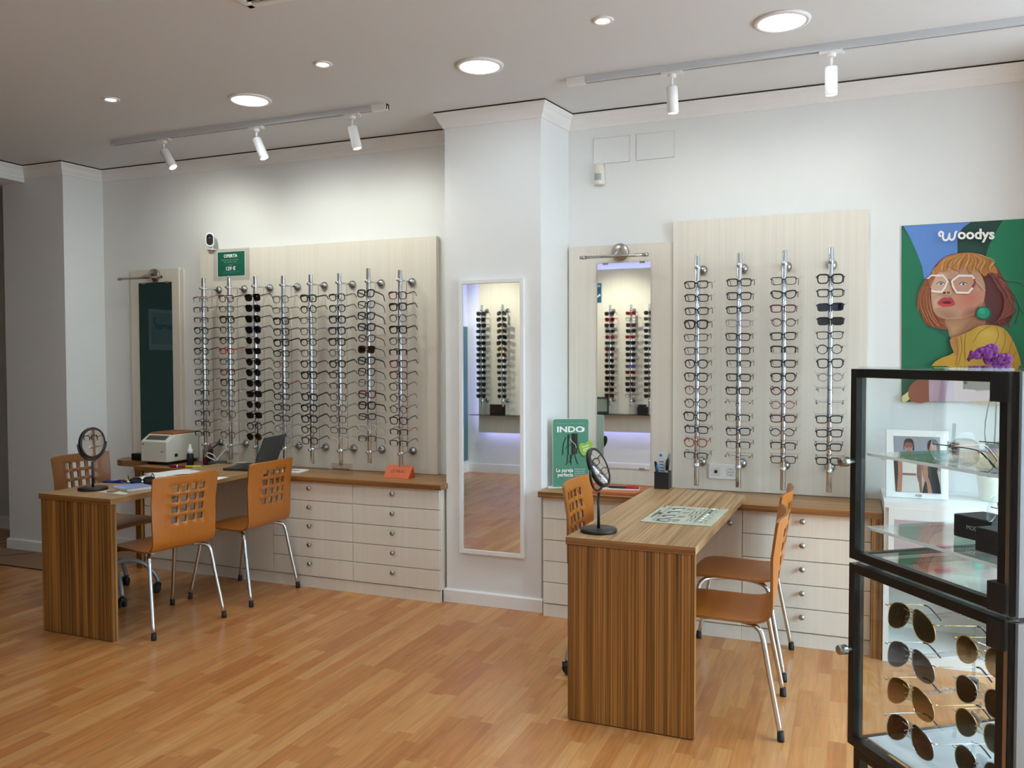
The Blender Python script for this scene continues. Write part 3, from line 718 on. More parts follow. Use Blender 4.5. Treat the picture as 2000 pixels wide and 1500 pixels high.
LEFT = ['hS1 hW1 hW1 pK2 pK2 pK2 rG1 rG1 rG1 hK1 hG1 hG1 hK1 hK1', 'qT2 rK1 qK3 pK1 pK2 rR2 rL2 rW2 qK2 oG1 pG1 qG1 rC1 pW1',
        'qK2s qK2s qK2s qB2b oK1s rK2s oK2s oK2s pK2s rK3s oK1s rK2s oK2 oN2n', 'qG1 rG1 qK3 qK2 qK3 rK2 pT1 qG1 pK2 rK2 rK2 rK2 oS1 qS1',
        'qK3 oN2 rG1 qG1 pK2 qG1 pK2 qK3 rG1 qK3 pK3 qK3 pK2 qK2', 'pK2 pK2 qK3 qB3 qK3 oT1 pK3 rK2 hG1 qG1 pG1 qG1 rG1 oC1',
        'qK3 qK2 qK3 qK3 pW2 qN2n qK3 qK2 pG1 qW3 qK3 rK2 rC1 hK1', 'qW2 qN3 oK1 qK3 pK1 hK2 qW2 qW2 qK1 oK1 oK1 qK2 hK1 hK1']
RIGHT = ['rK2 rK2 rK2 qK3 rG1 rK1 pK2 qK2 oT1 oN1 qK2 rB2 pO2 hG1', 'rK2 rK2 rK2 rS1 rK2 rK2 hK1 rK2 rK2 mK1 hG1 rB2 hG1 mK1',
         'rK1 cK2 rW2 xW1 rK2 hN2 rK2 pK2 xW2 xP1 rW2 xK1 hK1 rK1', 'qK3 rK2 rB2b rK2s rK1 oK1 qK2 xS1 mK1 mK1 rK2 rK2 rK2 rK2']
def fill(rows, X, Z, side, yb, tops, bots, n):
    brd = 'eight-rod board' if n == 8 else 'four-rod board'
    for i, row in enumerate(rows):
        za, zb = Z[i]; dz = (za-zb)/13
        tilt = radians(12) if not (n == 8 and i == 6) else radians(-9)
        if n == 4: tilt = radians(7)
        rod(X[i], YR, yb, tops[i], bots[i], 'chrome rod full of glasses, %s from the left on the %s' % (ORD[i], brd), 'chrome rods on the '+brd, 1, 1.980, .872 if n == 8 else .885, 14, za, dz)
        for j, code in enumerate(row.split()):
            rr = random.Random(i*100+j+n)
            lab = '%s, %s from top on %s rod of the %s' % (glasses_label(code), ORD[j], ORD[i], brd)
            tm = None
            if n == 8 and (i, j) in ((3, 8), (7, 12)): tm = 'R'
            elif n == 8 and i == 0 and j in (0, 1, 2): tm = 'W'
            elif n == 4 and (i, j) == (1, 12): tm = 'T'
            gq = place_glasses(code, (X[i]+rr.uniform(-.003, .003), YR-.0275, za-j*dz-.004), (tilt+rr.uniform(-.03, .03), rr.uniform(-.03, .03), rr.uniform(-.03, .03)), lab, 'glasses on the '+brd, True, tm)
            if n == 8 and (i, j) in ((0, 0), (0, 2), (1, 3), (2, 0), (2, 2), (3, 8)):
                b = MB(); b.lathe([(0, -.0012), (.0052, -.0010)], (.036, -.001, .006), 14, 0, (0, 1, 0)); part('red_sticker', b, mat('sticker_red', '#c01f33', .5), gq, False)
            if (n == 8 and (i, j) in ((0, 8), (0, 9), (0, 11), (1, 0), (1, 9), (1, 10), (2, 7), (2, 12), (3, 4), (3, 5), (3, 7), (5, 3), (5, 7), (3, 0))) or (n == 4 and (i, j) in ((2, 3), (2, 8), (1, 10))):
                b = MB(); big = 3 if (n, i, j) == (8, 1, 0) else 1; b.box(.060, .0615, .045 if big > 1 else .060, .085 if big > 1 else .075, .002-.008*(big == 1), .014); part('paper_tag', b, M_PAPER, gq, False)
fill(LEFT, LX, LZ, 'l', YBL, LT, LB, 8)
fill(RIGHT, RX, RZ, 'r', YBR, RTP, RBT, 4)

# ================================================================== CHAIRS
def chair_profile():
    p = [(.212, .428), (.200, .441), (.175, .448), (.11, .450), (.02, .446), (-.07, .442), (-.125, .443), (-.160, .450), (-.186, .468), (-.200, .495)]
    rows = [.53, .56]
    for zc in (.612, .669, .726, .783): rows += [zc-.0185, zc+.0185]
    rows += [.822, .838, .848, .854]
    zb = lambda z: -.200-(z-.495)*.135
    q = smooth_path(p, 2)
    return [(y, z, None) for y, z in q]+[(zb(z), z, z) for z in rows], len(q)
def shell(mb, m, medge):
    prof, ns = chair_profile(); us = []
    for c in (-.408, -.136, .136, .408): us += [c-.0875, c+.0875]
    us = [-1, -.985, -.95, -.85, -.65]+us+[.65, .85, .95, .985, 1]; us = sorted(us)
    P = []
    for k, (y, z, zb) in enumerate(prof):
        wd = .198 if zb is None else .198+.012*(z-.5)/.37
        row = []
        for u in us:
            f = max(0., min(1., (z-.45)/.25)); yy = y+.034*u*u*f; zz = z
            if zb is None and k < 9: zz -= .010*u*u*(1-k/9)
            if z > .82: zz -= max(0, abs(u)-.86)**2*.55*((z-.82)/.035)     # rounded top corners
            if zb is None and y > .17: yy -= max(0, abs(u)-.80)**2*.9*((y-.17)/.04)
            row.append(Vector((u*wd, yy, zz)))
        P.append(row)
    hz = {ns+2+2*i for i in range(4)}; hu = {us.index(x) for x in us if any(abs(x-(c-.0875)) < 1e-6 for c in (-.408, -.136, .136, .408))}
    mb.sheet(P, lambda i, j: not (i in hz and j in hu), .0105, m, medge)
def visitor_chair(label, loc, rz):
    t = thing('visitor_chair', label, 'chair', loc, rz, 'orange beech visitor chairs')
    b = MB(); shell(b, 0, 1); part('seat_shell', b, [M_BEECH, M_BEECHEDGE], t, False)
    for sx in (-1, 1):
        for sy in (-1, 1):
            yb = .232*sy
            foot = (sx*.226, yb, .022)
            path = smooth_path([foot, (sx*.206, yb*.80, .26), (sx*.196, yb*.70, .385), (sx*.185, yb*.62, .418), (sx*.162, yb*.48, .428), (sx*.13, yb*.22, .430), (sx*.115, 0, .430)], 4)
            b = MB(); b.tube(path, .0105, 12); l = part('leg', b, M_CHROME, t, False)
            b = MB(); d = (Vector(path[1])-Vector(path[0])).normalized(); f = Vector(foot)
            b.lathe([(.0, -.022), (.0135, -.022), (.0145, -.012), (.0128, .016), (.0105, .017)], f, 14, 0, (d.x*.3, d.y*.3, 1)); part('foot_cap', b, M_RUB, l, False, label='black foot cap')
    b = MB(); b.tube([(-.116, .0, .430), (.116, .0, .430)], .009, 10)
    for sx in (-1, 1):
        for yy in (-.10, .10): b.box(sx*.135-.012, sx*.135+.012, yy-.01, yy+.01, .425, .441)
    part('seat_frame', b, M_CHROME, t, False); return t
visitor_chair('orange beech visitor chair with chrome legs, nearest the camera at the left desk', (-3.575, 3.565, 0), radians(80.5))
visitor_chair('orange beech visitor chair at the left desk, in front of the drawer units', (-3.530, 4.195, 0), radians(90))
visitor_chair('orange beech visitor chair at the right desk, the one nearer the camera', (-.478, 3.535, 0), radians(93))
visitor_chair('orange beech visitor chair at the right desk, the one nearer the drawers', (-.497, 4.175, 0), radians(89.5))
def office_chair(label, loc, rz, base_rot, sh):
    t = thing('office_chair', label, 'office chair', loc, rz, 'beech office chairs on castors')
    b = MB(); shell(b, 0, 1); b.v = [(x, y, z+.035) for x, y, z in b.v]
    part('seat_shell', b, [sh, M_BEECHEDGE], t, False)
    b = MB(); b.box(-.11, .11, -.12, .12, .452, .474); part('seat_plate', b, M_BLK, t, False, .004)
    b = MB(); b.cyl((0, 0, .20), (0, 0, .33), .028, n=18); b.cyl((0, 0, .33), (0, 0, .455), .015, n=14); b.lathe([(.032, .17), (.042, .19), (.042, .225), (.032, .235)], n=20); part('gas_column', b, M_GREY, t, False)
    for k in range(5):
        a = base_rot+2*pi*k/5-rz; d = Vector((cos(a), sin(a), 0))
        b = MB(); b.tube(smooth_path([d*.03+Vector((0, 0, .205)), d*.11+Vector((0, 0, .225)), d*.20+Vector((0, 0, .195)), d*.265+Vector((0, 0, .12)), d*.285+Vector((0, 0, .07))], 4), .0135, 10)
        arm = part('base_arm', b, M_GREY, t, False)
        c = d*.285; p = Vector((-d.y, d.x, 0)); b = MB()
        for s in (-1, 1): b.lathe([(.010, -.009), (.0265, -.008), (.028, 0), (.0265, .008), (.010, .009)], c+p*s*.014+Vector((0, 0, .028))-d*.012, 18, 0, p)
        b.cyl(c+Vector((0, 0, .03)), c+Vector((0, 0, .075)), .008, n=10); b.obox(c+Vector((0, 0, .052)), d, p, (0, 0, 1), .018, .012, .010)
        part('castor', b, M_RUB, arm, False, label='black twin-wheel castor')
    return t
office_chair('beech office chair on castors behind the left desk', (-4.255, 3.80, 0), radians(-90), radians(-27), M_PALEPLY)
office_chair('beech office chair on castors left of the right desk', (-1.015, 3.86, 0), radians(-90), radians(-62), M_BEECH)

# ================================================================== DESK MIRRORS
def desk_mirror(label, x, y, z0, zc, face, pitch, R, yoke):
    """round mirror in a black ring; face = heading the glass looks towards, pitch = how far it looks up"""
    t = thing('table_mirror', label, 'mirror', (x, y, z0), 0, 'round black table mirrors')
    b = MB(); b.lathe([(0, 0), (.073, 0), (.077, .002), (.077, .012), (.074, .015), (0, .015)], (x, y, z0), 40); part('base', b, M_BLKM, t)
    b = MB(); b.cyl((x, y, z0+.013), (x, y, zc-R-.022), .0062, n=14)
    part('stand', b, M_BLKM, t)
    n = Vector((cos(face)*cos(pitch), sin(face)*cos(pitch), sin(pitch))); c = Vector((x, y, zc))
    side = Vector((-sin(face), cos(face), 0)); b = MB()
    # half-ring yoke below the mirror
    dn = Vector((0, 0, -1))
    b.tube([c+(side*cos(a)+dn*sin(a))*(R+.013) for a in [pi*i/16 for i in range(17)]], .0055, 8)
    part('yoke', b, M_BLKM, t)
    b = MB(); b.lathe([(R-.008, .008), (R-.003, .010), (R+.002, .008), (R+.004, 0), (R+.002, -.010), (0, -.011)], c, 44, 0, n, cap=False); r_ = part('mirror_frame', b, M_BLKM, t)
    b = MB(); b.lathe([(R-.006, .0061), (R-.006, .0065)], c, 40, 0, n, False); part('mirror_glass', b, M_MIRROR, r_)
desk_mirror('round black table mirror on the left desk', -3.905, 3.395, .7537, .7537+.262, radians(2.2), radians(1), .083, True)
desk_mirror('round black table mirror tilted on the front of the right desk', -.970, 3.345, .7537, zat(-.970, 3.345, 913), radians(-5), radians(23), .083, True)

# ================================================================== THINGS ON THE LEFT DESK AND WORKTOP
ZD, ZW = .7540, .7230
# notebook
n0, n1 = at(2, ZD+.018, 205, 949), at(2, ZD+.018, 246, 957)
u = Vector((n1.x-n0.x, n1.y-n0.y, 0)).normalized(); v_ = Vector((-u.y, u.x, 0))
c = n1-u*.118+v_*.100; c.z = ZD
t = thing('notebook', 'blue and white ring-bound notebook under a pen on the left desk', 'notebook', c)
b = MB(); b.obox(c+Vector((0, 0, .008)), u, v_, (0, 0, 1), .085, .075, .0075); part('pages', b, M_PAPER, t)
b = MB(); b.obox(c+Vector((0, 0, .0165)), u, v_, (0, 0, 1), .086, .076, .0012); b.obox(c+Vector((0, 0, .0006)), u, v_, (0, 0, 1), .086, .076, .0006); part('cover', b, mat('notebook_blue', '#7f93c4', .45), t)
b = MB()
for i in range(14):
    q = c-v_*.075+u*(-.075+i*.0115)+Vector((0, 0, .009)); b.tube([q+(v_*cos(a)+Vector((0, 0, 1))*sin(a))*.0095 for a in [2*pi*k/8 for k in range(8)]], .0009, 4, closed=True)
part('ring_binding', b, M_ALU, t)
def pen(name, label, p0, d, L, cols, r=.0052, cat='pen', grp=None):
    d = Vector(d).normalized(); p0 = Vector(p0)
    t = thing(name, label, cat, p0, 0, grp)
    b = MB(); b.lathe([(.0008, 0), (.0022, .010), (r, .024), (r, L*.62)], p0, 12, 0, d); part('barrel', b, mat(*cols[0]), t)
    b = MB(); b.lathe([(r*1.12, L*.6), (r*1.12, L*.95), (r*.7, L), (0, L)], p0, 12, 0, d); s = d.cross(Vector((0, 0, 1))); s = s.normalized() if s.length > .1 else Vector((1, 0, 0)); up = s.cross(d)
    b.obox(p0+d*L*.80+up*(r*1.5), d, s, up, L*.14, .0018, .0009); part('cap', b, mat(*cols[1]), t)
    return t
pz = ZD+.0245
q0, q1 = at(2, pz, 199, 940), at(2, pz, 243, 940)
BLUE = ('pen_blue', '#101c86', .35)
pen('ballpoint_pen', 'dark blue ballpoint pen lying across the notebook', q0+Vector((.0, 0, 0)), Vector((q1.x-q0.x, q1.y-q0.y, 0)), .145, (BLUE, ('pen_navy', '#0b1250', .35)), .0058)
pen('ballpoint_pen', 'second blue pen beside the other on the notebook', q0+Vector((.012, -.022, 0)), Vector((q1.x-q0.x, q1.y-q0.y-.02, 0)), .14, (('pen_navy', '#0b1250', .35), BLUE), .0056)
# leaflet with crumpled print
l0 = at(2, ZD+.001, 190, 961)
pts = [at(2, ZD+.001, px, py) for px, py in ((189, 961), (228, 954), (266, 957), (244, 967))]
fl_ = Flat(lambda x, y: pts[0].lerp(pts[1], x).lerp(pts[3].lerp(pts[2], x), y), (0, 0, 1), .0003)
fl_.poly([(0, 0), (1, 0), (1, 1), (0, 1)], '#cfc2ac'); fl_.poly([(.05, .35), (.35, .1), (.9, .15), (.75, .5), (.4, .45), (.2, .8)], '#7c5a4a'); fl_.poly([(.55, .55), (.95, .5), (.9, .95), (.4, .98)], '#5b4a48'); fl_.poly([(.1, .5), (.3, .55), (.25, .9), (.05, .8)], '#e8dfcc'); fl_.poly([(.5, .2), (.75, .18), (.7, .32), (.5, .36)], '#b49a86')
single('leaflet', fl_.mb, fl_.mats, 'small printed leaflet at the front edge of the left desk', 'leaflet')
# sunglasses lying on the left desk
g = at(2, ZD+.026, 278, 940)
place_glasses('qK3s', (g.x, g.y, ZD+.0255), (radians(12), 0, radians(52)), 'black sunglasses lying on the left desk beside the notebook', 'glasses left on the desk')
# loose papers
for i, (cx_, cy_, rz, w_, h_, lab) in enumerate(((296, 937, .35, .21, .297, 'white paper sheet on the left desk beside the sunglasses'), (340, 925, -.25, .21, .29, 'white paper sheets left of the laptop, behind the near chair'), (432, 938, .1, .15, .21, 'white paper in front of the laptop at the desk edge'))):
    p = at(2, ZD, cx_, cy_); b = MB(); a = Vector((cos(rz), sin(rz), 0)); bb = Vector((-sin(rz), cos(rz), 0))
    if i == 2: p.x -= .10
    I = 7; P = [[p+a*(w_*(j/6-.5))+bb*(h_*(k/6-.5))+Vector((0, 0, .002+.006*abs(sin(j*1.3+k*.9+i))*(i < 2))) for j in range(7)] for k in range(7)]
    b.sheet(P, lambda i_, j_: True, .0004); single('paper_sheet', b, M_PAPER, lab, 'paper')
# white frame-heating machine
mx0, mx1, my0, my1, mz = -4.735, -4.492, 4.530, 4.848, ZW
t = thing('frame_heater', 'white box machine with a brown lid at the left end of the worktop', 'machine', ((mx0+mx1)/2, 4.65, mz))
b = MB(); prof = [(my0, mz+.022), (my0, mz+.168), (my0+.075, mz+.214), (my1, mz+.214), (my1, mz+.022)]
b.add([(x, y, z) for x in (mx0, mx1) for y, z in prof], [(4, 3, 2, 1, 0), (5, 6, 7, 8, 9)]+[(i, (i+1) % 5, 5+(i+1) % 5, 5+i) for i in range(5)]); part('housing', b, mat('machine_white', '#d9d8cb', .5, bump=.05, nscale=200), t, bev=.006)
b = MB(); b.box(mx0+.012, mx1-.008, my0+.075, my1-.002, mz+.214, mz+.226); part('lid', b, mat('machine_lid_brown', '#9c5f3c', .5), t, bev=.003)
b = MB(); nrm = Vector((0, -.046, .075)).normalized(); tu = Vector((1, 0, 0)); tv = nrm.cross(tu); b.obox(Vector(((mx0+mx1)/2, my0+.0375, mz+.191))+nrm*.002, tu, tv, nrm, .09, .024, .0015); part('control_strip', b, mat('control_strip_dark', '#4d473c', .5), t)
b = MB(); b.box(mx0+.03, mx1-.02, my0+.03, my1-.03, mz, mz+.022); part('foot', b, M_GAP, t)
b = MB(); b.box(mx1-.0005, mx1+.002, my0+.075, my0+.103, mz+.055, mz+.077); part('power_inlet', b, M_BLK, t)
b = MB(); b.box(mx1-.055, mx1-.041, my0-.0006, my0+.001, mz+.094, mz+.100, 0); b.box(mx1-.038, mx1-.018, my0-.0006, my0+.001, mz+.095, mz+.098, 0); b.obox((mx0+.024, my0-.0003, mz+.146), (.7, 0, .7), (0, 1, 0), (-.7, 0, .7), .006, .0005, .004, 0); part('nameplate', b, mat('nameplate_dark', '#38322c', .5), t)
# black box on the corner shelf
t = thing('small_box', 'small black box on the half-round shelf', 'box', (-4.83, 4.63, SHZ))
b = MB(); b.box(-4.885, -4.715, 4.585, 4.70, SHZ+.0005, SHZ+.052); part('box_body', b, M_BLK, t, bev=.002)
b = MB(); b.box(-4.835, -4.72, 4.66, 4.70, SHZ+.052, SHZ+.078); part('grey_tray', b, mat('grey_card', '#7d7c78', .6), t)
b = MB(); b.box(-4.75, -4.72, 4.5842, 4.585, SHZ+.008, SHZ+.044); part('sticker', b, mat('sticker_beige', '#b3a893', .6), t)
# laptop
hz0, hz1 = at(2, ZD+.012, 474, 918), at(2, ZD+.012, 452, 906)
cA = at(2, ZD+.008, 494, 921)
hinge0 = Vector((-3.566, 4.325, 0)); hinge1 = Vector((-3.62, 4.625, 0))
hd = (hinge1-hinge0).normalized(); fo = Vector((-hd.y, hd.x, 0)); 
if fo.x > 0: fo = -fo
t = thing('laptop', 'open dark grey laptop on the left desk', 'laptop', (hinge0+hinge1)/2+Vector((0, 0, ZD)))
cc = (hinge0+hinge1)/2; W2 = .152
b = MB(); b.obox(cc+fo*.108+Vector((0, 0, ZD+.0085)), hd, fo, (0, 0, 1), W2, .108, .0075); part('keyboard_deck', b, mat('laptop_dark', '#2b2f31', .4), t, bev=.003)
b = MB()
for k in range(5): b.obox(cc+fo*(.035+k*.020)+Vector((0, 0, ZD+.0165)), hd, fo, (0, 0, 1), W2*.9, .0085, .0006)
b.obox(cc+fo*.17+Vector((0, 0, ZD+.0163)), hd, fo, (0, 0, 1), .05, .03, .0004); part('keys', b, mat('laptop_keys', '#191b1c', .5), t)
la = radians(22); ld = Vector((-fo.x*sin(la), -fo.y*sin(la), cos(la))); ln = hd.cross(ld)
b = MB(); b.obox(cc+Vector((0, 0, ZD+.017))+ld*.108, hd, ld, ln, W2, .108, .0035); part('screen_lid', b, mat('laptop_lid', '#3a4144', .35, .3), t, bev=.002)
b = MB(); nn = ln if ln.dot(fo) > 0 else -ln; b.obox(cc+Vector((0, 0, ZD+.017))+ld*.112+nn*.0037, hd, ld, ln, W2-.007, .099, .0003); part('screen', b, mat('laptop_screen', (.05, .06, .065), .12), t)
# bottles
def at_cyl(px, py, z): return at(2, z, px, py)
p = Vector((-4.345, 4.60, ZW))
t = thing('spray_bottle', 'small black spray bottle with a white top beside the machine', 'bottle', p)
b = MB(); b.lathe([(.0, 0), (.022, 0), (.024, .004), (.024, .075), (.018, .090), (.012, .096)], p, 20); part('bottle_body', b, M_BLK, t)
b = MB(); b.lathe([(.0185, .088), (.0195, .090), (.0195, .116), (.010, .122), (.010, .134), (.008, .136), (.008, .152), (0, .153)], p, 18); part('spray_cap', b, M_WHT, t)
p = Vector((-4.275, 4.700, ZW))
t = thing('tall_bottle', 'black bottle with a pink top and stripe behind the first rods', 'bottle', p)
b = MB(); b.lathe([(0, 0), (.033, 0), (.036, .005), (.036, .105), (.033, .112)], p, 22); part('bottle_body', b, M_BLK, t)
b = MB(); b.lathe([(.033, .110), (.034, .113), (.030, .128), (.018, .134), (0, .135)], p, 22); b.tube([p+Vector((-.028, 0, .12)), p+Vector((-.022, 0, .148)), p+Vector((.022, 0, .148)), p+Vector((.028, 0, .12))], .005, 8); part('bottle_cap', b, mat('dusty_pink', '#9c4f62', .45), t)
b = MB(); b.lathe([(.0364, .0), (.0364, .095)], p, 24); k = MB()
k.add([(p.x+.0368*cos(a), p.y+.0368*sin(a), p.z+z) for z in (.012, .098) for a in [radians(-100+i*8) for i in range(6)]], [(i, i+1, 7+i, 6+i) for i in range(5)]); part('label_stripe', k, mat('plum_stripe', '#6c1f38', .5), t)
# phone-like card reader, markers, cable
p = at(2, ZD+.002, 398, 906)
b = MB(); b.obox(Vector((-4.10, 4.60, ZW+.034)), (.92, .38, 0), (-.38, .92, .1), (0, -.1, 1), .055, .035, .006); b.box(-4.13, -4.07, 4.58, 4.62, ZW, ZW+.03)
single('card_reader', b, mat('reader_grey', '#3d4143', .35), 'small grey card reader on the worktop left of the laptop', 'card reader', bev=.002)
b = MB(); pts_ = smooth_path([(-4.12, 4.60, ZW+.045), (-4.18, 4.585, ZW+.075), (-4.155, 4.57, ZW+.10), (-4.11, 4.575, ZW+.085), (-4.105, 4.60, ZW+.045)], 5); b.tube(pts_, .004, 8)
single('looped_cable', b, M_WHT, 'short white cable looped beside the card reader', 'cable')
def marker(lab, p, d, col, L=.125, r=.008):
    b = MB(); d = Vector(d).normalized(); b.lathe([(.003, 0), (.005, .012), (r, .022), (r, L-.006), (r*.7, L), (0, L)], p, 14, 0, d)
    t = thing('marker_pen', lab, 'marker', p, 0, 'marker pens on the worktop'); part('marker_body', b, mat('marker_'+col.strip('#'), col, .4), t)
    b = MB(); b.lathe([(r*1.08, L*.55), (r*1.08, L*.62)], p, 14, 0, d); part('band', b, M_WHT, t)
marker('yellow highlighter lying on the worktop in front of the spray bottle', Vector((-4.300, 4.49, ZW+.0085)), (.93, .35, 0), '#c9cf2a')
marker('dark red marker lying on the worktop in front of the machine', Vector((-4.41, 4.452, ZW+.0105)), (.96, .25, 0), '#8e1730', .13, .010)
# wall plug with cables
t = thing('wall_socket', 'white wall socket with a plugged-in adapter behind the second rod', 'socket', (-4.16, YBL, .84), 0, 'wall sockets')
b = MB(); b.box(-4.235, -4.085, YBL-.009, YBL-.0005, .80, .88); part('plate', b, M_WHT, t, bev=.002)
b = MB(); b.box(-4.178, -4.132, YBL-.055, YBL-.009, .815, .868); part('plug', b, M_WHT, t, bev=.006)
b = MB(); b.tube(smooth_path([(-4.155, YBL-.05, .835), (-4.17, YBL-.09, .80), (-4.14, YBL-.17, .762), (-4.02, YBL-.21, .74), (-3.90, YBL-.22, .765), (-3.80, 4.60, .766)], 5), .0035, 8)
single('white_cable', b, M_WHT, 'white charging cable running from the socket to the laptop', 'cable')
b = MB(); b.tube(smooth_path([(-4.17, YBL-.045, .855), (-4.22, YBL-.07, .865), (-4.275, YBL-.08, .82), (-4.26, YBL-.09, .77), (-4.23, YBL-.11, .728)], 5), .0045, 8)
single('black_cable', b, M_BLK, 'black cable hanging from the socket behind the second rod', 'cable')
# papers right of the laptop
b = MB(); b.obox(Vector((-3.46, 4.60, ZW+.005)), (1, .12, 0), (-.12, 1, 0), (0, 0, 1), .08, .07, .0045); b.obox(Vector((-3.45, 4.59, ZW+.0102)), (1, .12, 0), (-.12, 1, 0), (0, 0, 1), .045, .012, .0005, 1)
single('paper_pad', b, [M_PAPER, mat('pad_ink', '#26305e', .6)], 'white paper pad with a dark blue mark right of the laptop', 'paper pad')

# ================================================================== NAME BLOCKS ON THE WORKTOP
t = thing('acrylic_sign', 'clear acrylic block with black lettering on the left worktop', 'sign', (-3.08, 4.615, ZW))
b = MB(); b.box(-3.163, -3.003, 4.605, 4.625, ZW, ZW+.072); part('block', b, M_ACRYL, t, bev=.0015)
F = Flat(lambda x, y: Vector((x, 4.6045, -y)), (0, -1, 0)); F.text('XavierGarcia', -3.083, -(ZW+.028), '#141414', h=.017, w=.128, bold=.015); part('lettering', F.mb, F.mats, t)
t = thing('name_block', 'orange wedge-shaped name block on the left worktop', 'sign', (-2.66, 4.61, ZW))
lx0, lx1, ly0, ly1, lz = -2.755, -2.572, 4.585, 4.675, ZW
b = MB(); b.add([(lx0, ly0, lz), (lx1, ly0, lz), (lx1, ly1, lz), (lx0, ly1, lz), (lx0, ly1-.025, lz+.075), (lx1, ly1-.025, lz+.075)], [(0, 3, 2, 1), (0, 1, 5, 4), (2, 3, 4, 5), (1, 2, 5), (0, 4, 3)]); part('wedge', b, mat('orange_card', '#c8551c', .5), t, bev=.0015)
sl = Vector((0, ly1-.025-ly0, .075)).normalized(); nn = Vector((0, -sl.z, sl.y)); o_ = Vector(((lx0+lx1)/2, ly0, lz))
F = Flat(lambda x, y: o_+Vector((1, 0, 0))*x-sl*y+nn*.0006, nn); F.text('LE PARC', 0, -.040, '#3c1406', h=.024, w=.105, skew=.25); part('lettering', F.mb, F.mats, t)

# ================================================================== THINGS ON AND ABOVE THE RIGHT DESK
# printed mat
pts = [at(2, ZD+.002, px, py) for px, py in ((1296, 987), (1423, 995), (1388, 1028), (1250, 1018))]
b = MB(); b.prism([(p.x, p.y) for p in pts], ZD, ZD+.0025)
t = thing('printed_mat', 'pale grey-green printed mat lying on the right desk', 'desk mat', (pts[0]+pts[2])/2-Vector((0, 0, .002)))
part('mat_sheet', b, mat('mat_green_grey', '#b7b8a4', .5), t)
F = Flat(lambda x, y: (lambda q: Vector((q.x, q.y, ZD+.0026)))(pts[0].lerp(pts[1], x).lerp(pts[3].lerp(pts[2], x), y)), (0, 0, 1), .0002)
rr = random.Random(3)
for i in range(4):
    y = .10+i*.23
    F.poly([(.20, y), (.38, y+.02), (.38, y+.14), (.20, y+.14)], '#9aa0a0'); F.poly([(.205, y+.06), (.38, y), (.385, y+.035), (.21, y+.135)], '#2b2d2e'); F.poly([(.24, y+.10), (.36, y+.06), (.36, y+.13), (.27, y+.14)], '#d8dcdc')
    F.poly([(.42, y+.02), (.52, y+.02), (.52, y+.07), (.42, y+.07)], '#9b9683'); F.poly([(.43, y+.09), (.50, y+.09), (.50, y+.12), (.43, y+.12)], '#a8a28c')
F.stroke([(.08, .35), (.08, .78)], .02, '#54564c'); F.stroke([(.16, .05), (.16, .95)], .012, '#77796c'); F.poly([(.11, .50), (.15, .50), (.15, .58), (.11, .58)], '#1c1c1c'); F.stroke([(.055, .06), (.055, .16)], .03, '#6d6f66')
F.stroke([(.57, .25), (.57, .60)], .012, '#5c5d52'); F.stroke([(.74, .05), (.74, .90)], .016, '#62645a')
for k, x in ((0, .63), (1, .68)):
    F.stroke([(x+.012*sin(i*1.1+k), .15+i*.045) for i in range(17)], [.006+.012*((i*7+k*3) % 5 == 0) for i in range(17)], '#2d2e2a')
for i in range(7): F.poly([(.79, .08+i*.12), (.83, .08+i*.12), (.83, .15+i*.12), (.79, .15+i*.12)], ['#f2f3f0', '#2a2b2b', '#2a2b2b', '#f2f3f0', '#f2f3f0', '#f2f3f0', '#dfe0da'][i])
for i in range(5): F.ell(.89, .12+i*.18, .018, .035, '#8d8f84')
part('print', F.mb, F.mats, t)
# orange tray with paper and pen on the worktop
tr0, tr1 = at(2, ZW+.016, 1160, 958), at(2, ZW+.016, 1262, 960)
b = MB(); b.prism([(-1.47, 4.46), (-1.085, 4.46), (-1.04, 4.63), (-1.06, 4.76), (-1.47, 4.76)], ZW, ZW+.016)
single('orange_tray', b, mat('orange_board', '#b9653a', .5), 'flat orange board on the right worktop under the wall mirror', 'board', bev=.002)
b = MB(); a = Vector((.98, .18, 0)); bb = Vector((-.18, .98, 0)); b.obox((-1.20, 4.60, ZW+.0167), a, bb, (0, 0, 1), .105, .060, .0006)
single('paper_sheet', b, mat('pinkish_paper', '#d9cfc4', .6), 'white paper on the orange board under a red pen', 'paper')
pen('felt_pen', 'red and black felt pen lying on the orange board', (-1.285, 4.575, ZW+.0245), (1, .14, 0), .19, (('pen_black', '#16161a', .4), ('pen_red', '#b3182b', .4)), .007)
pen_ = None
# pen cup
cx_, cy_ = -.962, 4.60
t = thing('pen_cup', 'black mesh pen cup with pens beside the board edge', 'pen cup', (cx_, cy_, ZD))
b = MB(); b.box(cx_-.040, cx_+.040, cy_-.04, cy_+.04, ZD, ZD+.004)
for q in ((cx_-.040, cx_-.038, cy_-.04, cy_+.04), (cx_+.038, cx_+.040, cy_-.04, cy_+.04), (cx_-.038, cx_+.038, cy_-.04, cy_-.038), (cx_-.038, cx_+.038, cy_+.038, cy_+.04)): b.box(q[0], q[1], q[2], q[3], ZD+.004, ZD+.092)
part('cup_wall', b, mat('smoked_mesh', '#15171a', .45), t)
b = MB(); b.tube([(cx_-.04, cy_-.04, ZD+.092), (cx_+.04, cy_-.04, ZD+.092), (cx_+.04, cy_+.04, ZD+.092), (cx_-.04, cy_+.04, ZD+.092)], .003, 6, closed=True); part('rim', b, M_BLK, t)
b = MB(); b.obox((cx_-.004, cy_-.010, ZD+.105), (1, 0, .03), (0, 1, .15), (-.03, -.15, 1), .020, .0012, .100)
t = single('ruler_card', b, mat('ruler_white', '#c9ccd0', .4), 'white and blue measuring card standing in the pen cup', 'ruler')
F = Flat(lambda x, y: Vector((cx_-.004+x-.03*(-y), cy_-.0118+.15*(-y)*-1, ZD+.105-y)), (0, -1, -.15))
